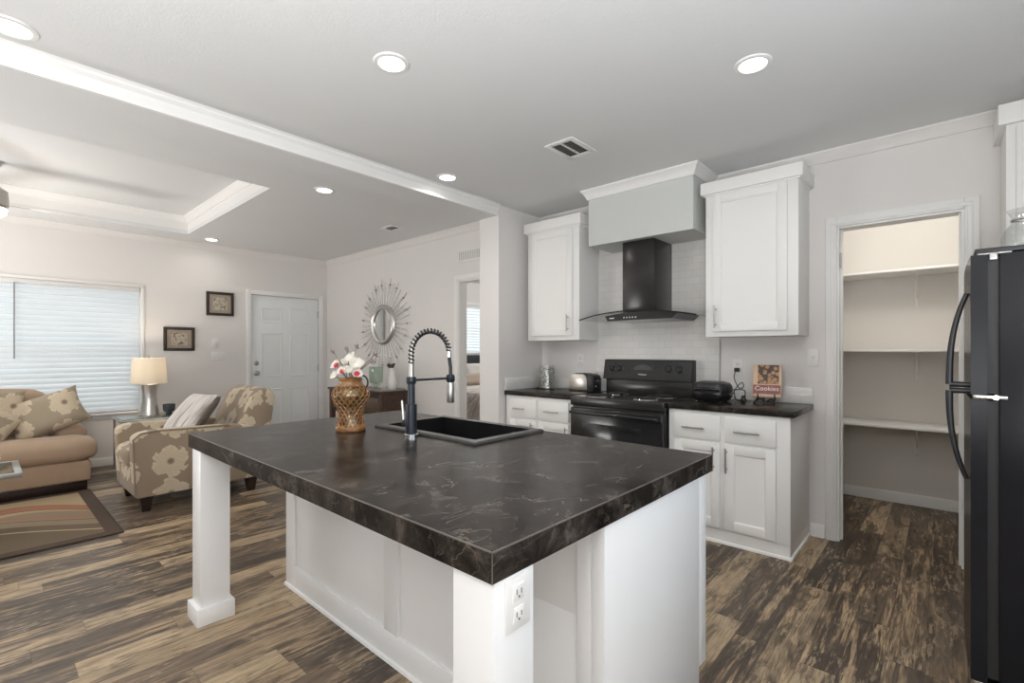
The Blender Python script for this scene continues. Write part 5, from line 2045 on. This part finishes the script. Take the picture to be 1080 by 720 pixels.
spart(MB().lathe([(0, 0.0005), (0.03, 0.0005), (0.034, 0.01), (0.022, 0.02), (0.04, 0.03), (0.054, 0.05), (0.056, 0.11), (0.053, 0.11), (0.050, 0.055), (0, 0.04)], (CX_, CY_, TZ_), 28), 'holder_glass', 'candle', t)
spart(MB().lathe([(0, 0.045), (0.046, 0.045), (0.048, 0.09), (0, 0.09)], (CX_, CY_, TZ_), 24), 'candle', 'bud', t)

# ------------------------------------------------------------------ armchair
AX0, AX1, AY0, AY1 = -5.20, -4.455, 0.765, 1.72
t = thing('armchair', 'taupe armchair covered in large cream flowers', 'armchair', ((AX0 + AX1) / 2, (AY0 + AY1) / 2, 0))


def arm_prof(y0, y1):
    """side outline of an arm in (y, z)"""
    return [(y0 + 0.015, 0.115), (y1, 0.125), (y1, 0.585), (y1 - 0.2, 0.600), (y0 + 0.22, 0.612), (y0 + 0.10, 0.612), (y0 + 0.035, 0.600), (y0 - 0.004, 0.572), (y0 - 0.008, 0.50)]


spart(MB().prism(arm_prof(AY0, 1.60), 'x', AX1 - 0.135, AX1, 0.016), 'armrest', 'chair_side', t)
spart(MB().prism(arm_prof(AY0, 1.60), 'x', AX0, AX0 + 0.135, 0.016), 'armrest', 'chair_side', t)
spart(MB().box(AX0 + 0.13, AY0 + 0.012, 0.115, AX1 - 0.13, 1.62, 0.315, 0.015), 'seat_base', 'chair_front', t)
spart(soft_box(AX0 + 0.137, AY0 - 0.015, 0.315, AX1 - 0.137, 1.42, 0.475, 0.06, 0.02), 'seat_cushion', 'chair_front', t)
# back rest: raked slab with a rounded, flared top
bkp = [(1.40, 0.40), (1.62, 0.12), (1.70, 0.12), (1.80, 0.80), (1.785, 0.865), (1.735, 0.895), (1.66, 0.885), (1.605, 0.845)]
spart(MB().prism(bkp, 'x', AX0 + 0.035, AX1 - 0.035, 0.035), 'backrest', 'chair_front', t)
spart(MB().tube([(AX1 + 0.002, AY0 + 0.01, 0.14), (AX1 + 0.002, AY0 - 0.004, 0.56), (AX1 + 0.002, AY0 + 0.04, 0.600), (AX1 + 0.002, AY0 + 0.12, 0.612), (AX1 + 0.002, 1.40, 0.600)], 0.006, 8), 'piping', 'chair_plain', t)
for (x, y, sx, sy) in ((AX1 - 0.075, AY0 + 0.085, 1, -1), (AX0 + 0.075, AY0 + 0.085, -1, -1), (AX1 - 0.085, 1.60, 1, 1), (AX0 + 0.085, 1.60, -1, 1)):
    w0, w1 = 0.026, 0.042
    pts = [(x - w0 + 0.0, y - w0, 0), (x + w0, y - w0, 0), (x + w0, y + w0, 0), (x - w0, y + w0, 0), (x - w1, y - w1, 0.118), (x + w1, y - w1, 0.118), (x + w1, y + w1, 0.118), (x - w1, y + w1, 0.118)]
    spart(MB().poly(pts, [[0, 1, 2, 3], [4, 5, 6, 7], [0, 1, 5, 4], [1, 2, 6, 5], [2, 3, 7, 6], [3, 0, 4, 7]]), 'leg', 'darkwood', t)
u_, v_ = Vector((0.98, 0.12, 0.02)), Vector((-0.12, 0.60, 0.80))
pw = cushion('throw_pillow', 'pale striped square pillow with a dark back, in the armchair', (-4.80, 1.20, 0.665), u_, v_, 0.225, 0.225, 0.15, 'striped', 0.08)
# dark reverse side of the same pillow
spart(MB().pillow(Vector((-4.80, 1.20, 0.665)) + u_.normalized().cross(v_.normalized()) * -0.032, u_, v_, 0.2258, 0.2258, 0.14, 22, 0.052), 'pillow_back', 'pillow_dark', pw, 'dark taupe back cover')

# rug
t = thing('area_rug', 'brown bordered rug with swooping tan and rust bands before the sofa', 'rug', (-4.835, -0.4, 0))
spart(MB().box(-5.575, -1.7, 0.0004, -4.095, 0.645, 0.011, 0.003), 'rug_pile', 'rug', t)
spart(MB().box(-5.58, 0.640, 0.0003, -4.09, 0.652, 0.010, 0.003).box(-4.098, -1.7, 0.0003, -4.088, 0.640, 0.010, 0.003), 'rug_binding', 'rug_edge', t)

# coffee table
KX0, KX1, KY0, KY1, KZ = -4.86, -4.34, -0.95, 0.185, 0.45
t = thing('coffee_table', 'metal framed coffee table with glass top at the left edge', 'coffee table', ((KX0 + KX1) / 2, (KY0 + KY1) / 2, 0.011))
spart(MB().box(KX0 + 0.03, KY0 + 0.03, KZ - 0.012, KX1 - 0.03, KY1 - 0.03, KZ - 0.002), 'glass_top', 'table_glass', t)
fr = MB()
fr.box(KX0, KY0, KZ - 0.03, KX0 + 0.035, KY1, KZ, 0.003).box(KX1 - 0.035, KY0, KZ - 0.03, KX1, KY1, KZ, 0.003)
fr.box(KX0 + 0.035, KY1 - 0.035, KZ - 0.03, KX1 - 0.035, KY1, KZ, 0.003).box(KX0 + 0.035, KY0, KZ - 0.03, KX1 - 0.035, KY0 + 0.035, KZ, 0.003)
spart(fr, 'top_frame', 'pewter', t)
fr = MB()
zs = 0.12
fr.box(KX0 + 0.16, KY0 + 0.06, zs - 0.02, KX0 + 0.19, KY1 - 0.06, zs, 0.003).box(KX1 - 0.19, KY0 + 0.06, zs - 0.02, KX1 - 0.16, KY1 - 0.06, zs, 0.003)
spart(MB().box(KX0 + 0.14, KY0 + 0.1, 0.0115, KX1 - 0.14, KY1 - 0.1, 0.035, 0.004), 'table_foot', 'pewter', t)
spart(MB().box(KX0 + 0.19, KY0 + 0.3, 0.035, KX1 - 0.19, KY1 - 0.3, KZ - 0.03, 0.004), 'table_pedestal', 'pewter', t)
t = thing('flower_ball', 'cream flower ball ornament on the coffee table', 'ornament', (-4.70, 0.06, KZ))
fb = MB()
fc_ = Vector((-4.70, 0.035, KZ + 0.062))
for k in range(60):
    ph = math.acos(1 - 2 * (k + 0.5) / 60)
    th2 = PI * (1 + 5 ** 0.5) * k
    d_ = Vector((math.cos(th2) * math.sin(ph), math.sin(th2) * math.sin(ph), math.cos(ph)))
    fb.ball(fc_ + d_ * 0.046, 0.0155, 8)
fb.ball(fc_, 0.046, 16)
spart(fb, 'petals', 'pillow_white', t)

# pictures and switches on the window wall


def picture(label, y0, y1, z0, z1, art):
    t = thing('framed_picture', label, 'picture', (XW, (y0 + y1) / 2, z0))
    w = 0.032
    f = MB()
    x0, x1 = XW + 0.001, XW + 0.024
    f.box(x0, y0, z0, x1, y0 + w, z1, 0.004).box(x0, y1 - w, z0, x1, y1, z1, 0.004).box(x0, y0 + w - 0.001, z0, x1, y1 - w + 0.001, z0 + w, 0.004).box(x0, y0 + w - 0.001, z1 - w, x1, y1 - w + 0.001, z1, 0.004)
    spart(f, 'frame', 'frame_wood', t)
    spart(MB().box(x0, y0 + w - 0.002, z0 + w - 0.002, x0 + 0.010, y1 - w + 0.002, z1 - w + 0.002), 'mat_board', 'mat', t)
    a, b = y0 + w + 0.042, z0 + w + 0.036
    spart(MB().box(x0 + 0.010, a, b, x0 + 0.0112, y1 - w - 0.042, z1 - w - 0.036), 'print', art, t)
    spart(MB().box(x0 + 0.0125, y0 + w - 0.003, z0 + w - 0.003, x0 + 0.0140, y1 - w + 0.003, z1 - w + 0.003), 'picture_glass', 'pane', t)


picture('upper right small picture in a dark frame, next to the front door', 1.838, 2.140, 1.655, 1.945, 'art2')
picture('lower left small picture in a dark frame, above the lamp', 1.410, 1.718, 1.222, 1.498, 'art1')


def switch_x(label, y, z, w, h, gang):
    t = thing('light_switch', label, 'switch', (XW, y, z - h / 2))
    spart(MB().box(XW + 0.0003, y - w / 2, z - h / 2, XW + 0.006, y + w / 2, z + h / 2, 0.0025), 'cover_plate', 'plate', t)
    for g_ in range(gang):
        yy = y + (g_ - (gang - 1) / 2) * 0.046
        spart(MB().prism([(XW + 0.005, z - 0.012), (XW + 0.009, z - 0.012), (XW + 0.016, z + 0.011), (XW + 0.005, z + 0.012)], 'y', yy - 0.006, yy + 0.006), 'toggle', 'plate', t)


switch_x('upper small white switch plate between lower picture and front door', 1.935, 1.315, 0.072, 0.116, 1)
switch_x('lower wide white switch plate between lower picture and front door', 1.975, 1.155, 0.165, 0.11, 3)

# ------------------------------------------------------------------ mirror wall: sideboard, sunburst mirror
BX0_, BX1_, BYF, BYB, BZ = -5.80, -4.625, 2.975, 3.345, 0.765
t = thing('sideboard', 'dark wood sideboard against the mirror wall', 'sideboard', ((BX0_ + BX1_) / 2, (BYF + BYB) / 2, 0))
spart(MB().box(BX0_ - 0.015, BYF - 0.015, BZ - 0.028, BX1_ + 0.015, BYB, BZ, 0.004), 'sideboard_top', 'walnut', t)
for x in (BX0_, BX1_ - 0.06):
    for y in (BYF, BYB - 0.06):
        spart(MB().box(x, y, 0, x + 0.06, y + 0.055, BZ - 0.028, 0.003), 'leg', 'walnut', t)
spart(MB().box(BX0_ + 0.005, BYF + 0.02, 0.47, BX1_ - 0.005, BYB - 0.005, BZ - 0.029), 'sideboard_body', 'walnut', t)
xm2 = (BX0_ + BX1_) / 2
for a, b in ((BX0_ + 0.075, xm2 - 0.012), (xm2 + 0.012, BX1_ - 0.075)):
    dr = spart(MB().box(a, BYF + 0.006, 0.515, b, BYF + 0.022, 0.685, 0.004), 'drawer', 'walnut_lt', t)
    xm = (a + b) / 2
    spart(MB().lathe([(0, 0), (0.008, 0), (0.010, 0.010), (0.018, 0.018), (0.014, 0.028), (0, 0.03)], (0, 0, 0), 16, frameM((xm, BYF + 0.006, 0.60), (1, 0, 0), (0, 0, 1))), 'knob', 'chrome', dr)
spart(MB().box(BX0_ + 0.03, BYF + 0.02, 0.12, BX1_ - 0.03, BYB - 0.02, 0.14, 0.003), 'lower_shelf', 'walnut', t)

hx_, hy3 = -4.865, 3.062
t = thing('display_tray', 'long pewter tray on the sideboard', 'tray', (-4.86, 3.12, BZ))
spart(MB().box(-5.06, 2.985, BZ + 0.0005, -4.66, 3.325, BZ + 0.008, 0.003).box(-5.06, 2.985, BZ + 0.008, -4.66, 2.993, BZ + 0.016, 0.002).box(-5.06, 3.317, BZ + 0.008, -4.66, 3.325, BZ + 0.016, 0.002), 'tray_body', 'pewter', t)
TB = BZ + 0.0085
t = thing('hurricane_glass', 'green-grey hurricane glass on a turned stem, on the sideboard', 'candle holder', (hx_, hy3, TB))
spart(MB().lathe([(0, 0.0), (0.062, 0.0), (0.062, 0.008), (0.024, 0.022), (0.022, 0.034), (0.045, 0.046), (0.045, 0.052), (0, 0.052)], (hx_, hy3, TB), 32), 'stem_foot', 'green_glass', t)
spart(MB().lathe([(0, 0.053), (0.05, 0.055), (0.076, 0.085), (0.080, 0.12), (0.080, 0.265), (0.076, 0.265), (0.075, 0.12), (0.07, 0.088), (0, 0.062)], (hx_, hy3, TB), 36), 'glass_cup', 'green_glass', t)
wx_, wy_ = -4.775, 3.215
t = thing('white_vase', 'slender white vase with a few dark leaves on the sideboard', 'vase', (wx_, wy_, TB))
spart(MB().lathe([(0, 0.0), (0.045, 0.0), (0.055, 0.03), (0.06, 0.07), (0.05, 0.13), (0.034, 0.19), (0.03, 0.235), (0.036, 0.25), (0.033, 0.25), (0.026, 0.235), (0.026, 0.20), (0, 0.19)], (wx_, wy_, TB), 32), 'vase_body', 'white_ceramic', t)
lf = MB()
for dx, dz, l in ((-0.09, 0.02, 0.10), (-0.03, -0.02, 0.07), (0.03, 0.0, 0.08), (0.06, 0.03, 0.07), (0.0, -0.03, 0.06)):
    petal(lf, Vector((wx_, wy_, TB + 0.245)), Vector((dx, 0.01, 0.03 + dz * 0.4)), Vector((0.2, -1, 0.4)), l, 0.022, 0.15)
spart(lf, 'leaves', 'leaf', t)
spart(MB().tube([(wx_, wy_, TB + 0.2), (wx_ - 0.01, wy_, TB + 0.30), (wx_ - 0.03, wy_, TB + 0.36)], 0.003, 6).ball((wx_ - 0.03, wy_, TB + 0.365), 0.008, 8), 'twig', 'bud', t)

# sunburst mirror
MXc, MZc = -5.16, 1.545
t = thing('sunburst_mirror', 'round sunburst mirror with silver beaded rays', 'mirror', (MXc, YM, MZc))


def ydisc(prof, n=56):
    return MB().lathe(prof, (0, 0, 0), n, frameM((MXc, YM, MZc), (1, 0, 0), (0, 0, 1)))


spart(ydisc([(0.195, 0.002), (0.245, 0.002), (0.250, 0.030), (0.238, 0.050), (0.225, 0.056), (0.212, 0.048), (0.197, 0.044), (0.195, 0.030), (0.195, 0.002)]), 'mirror_frame', 'silver', t)
spart(ydisc([(0, 0.030), (0.197, 0.030), (0.197, 0.022), (0, 0.022)]), 'mirror_glass', 'mirror', t)
NR = 76
for k in range(NR):
    a = 2 * PI * k / NR + 0.02 * math.sin(k * 7)
    ln = (0.57, 0.46, 0.52, 0.41)[k % 4] + 0.02 * math.sin(k * 3.3)
    d_ = Vector((math.cos(a), 0, math.sin(a)))
    c0 = Vector((MXc, YM - 0.018, MZc))
    rb = MB().tube([c0 + d_ * 0.235, c0 + d_ * ln], [0.0062, 0.0045], 6)
    ry = spart(rb, 'ray', 'silver_ray' if k % 2 else 'ray_dark', t)
    bd = MB()
    if k % 4 == 0:
        bd.ball(c0 + d_ * (ln * 0.86), 0.013, 10)
        bd.ball(c0 + d_ * (ln * 0.80), 0.008, 8)
    elif k % 4 == 2:
        bd.ball(c0 + d_ * (ln * 0.72), 0.010, 10)
    else:
        bd.ball(c0 + d_ * ln, 0.007, 8)
    spart(bd, 'bead', 'bead' if k % 4 == 0 else 'silver_ray', ry)

# ------------------------------------------------------------------ bedroom seen through the doorway
t = thing('bed', 'bed with a charcoal headboard and patterned cover in the bedroom beyond the doorway', 'bed', (-5.5, 5.85, 0))
spart(soft_box(-6.64, 4.95, 0.1, -6.53, 6.75, 1.14, 0.04, 0.0), 'headboard', 'bed_dark', t)
spart(MB().box(-6.52, 5.06, 0.05, -4.5, 6.65, 0.30, 0.01), 'bed_frame', 'bed_dark', t)
spart(soft_box(-6.52, 5.03, 0.28, -4.48, 6.68, 0.56, 0.06, 0.01), 'mattress', 'pillow_white', t)
spart(soft_box(-6.05, 4.985, 0.10, -4.46, 6.72, 0.60, 0.07, 0.012), 'duvet', 'duvet', t)
spart(soft_box(-6.35, 4.980, 0.40, -5.70, 6.725, 0.635, 0.06, 0.012), 'folded_sheet', 'pillow_white', t)
cushion('bed_pillow', 'tan square pillow leaning on the bed headboard', (-6.38, 5.64, 0.97), (0.1, 0.9, 0.25), (-0.20, -0.1, 1.0), 0.22, 0.22, 0.14, 'pillow_tan')
cushion('bed_pillow', 'white pillow on the bed beside the headboard', (-6.22, 6.03, 0.86), (0.1, 0.95, 0.0), (-0.35, 0.0, 1.0), 0.33, 0.15, 0.16, 'pillow_white')
cushion('bed_pillow', 'long beige bolster pillow lying across the bed', (-5.93, 5.45, 0.735), (0.15, 0.98, 0.03), (-0.5, 0.0, 0.8), 0.45, 0.11, 0.18, 'pillow_tan')

# ground outdoors (seen only through the openings)
struct('ground', MB().box(-14, -12, -0.30, 8, 14, -0.12), 'ground')
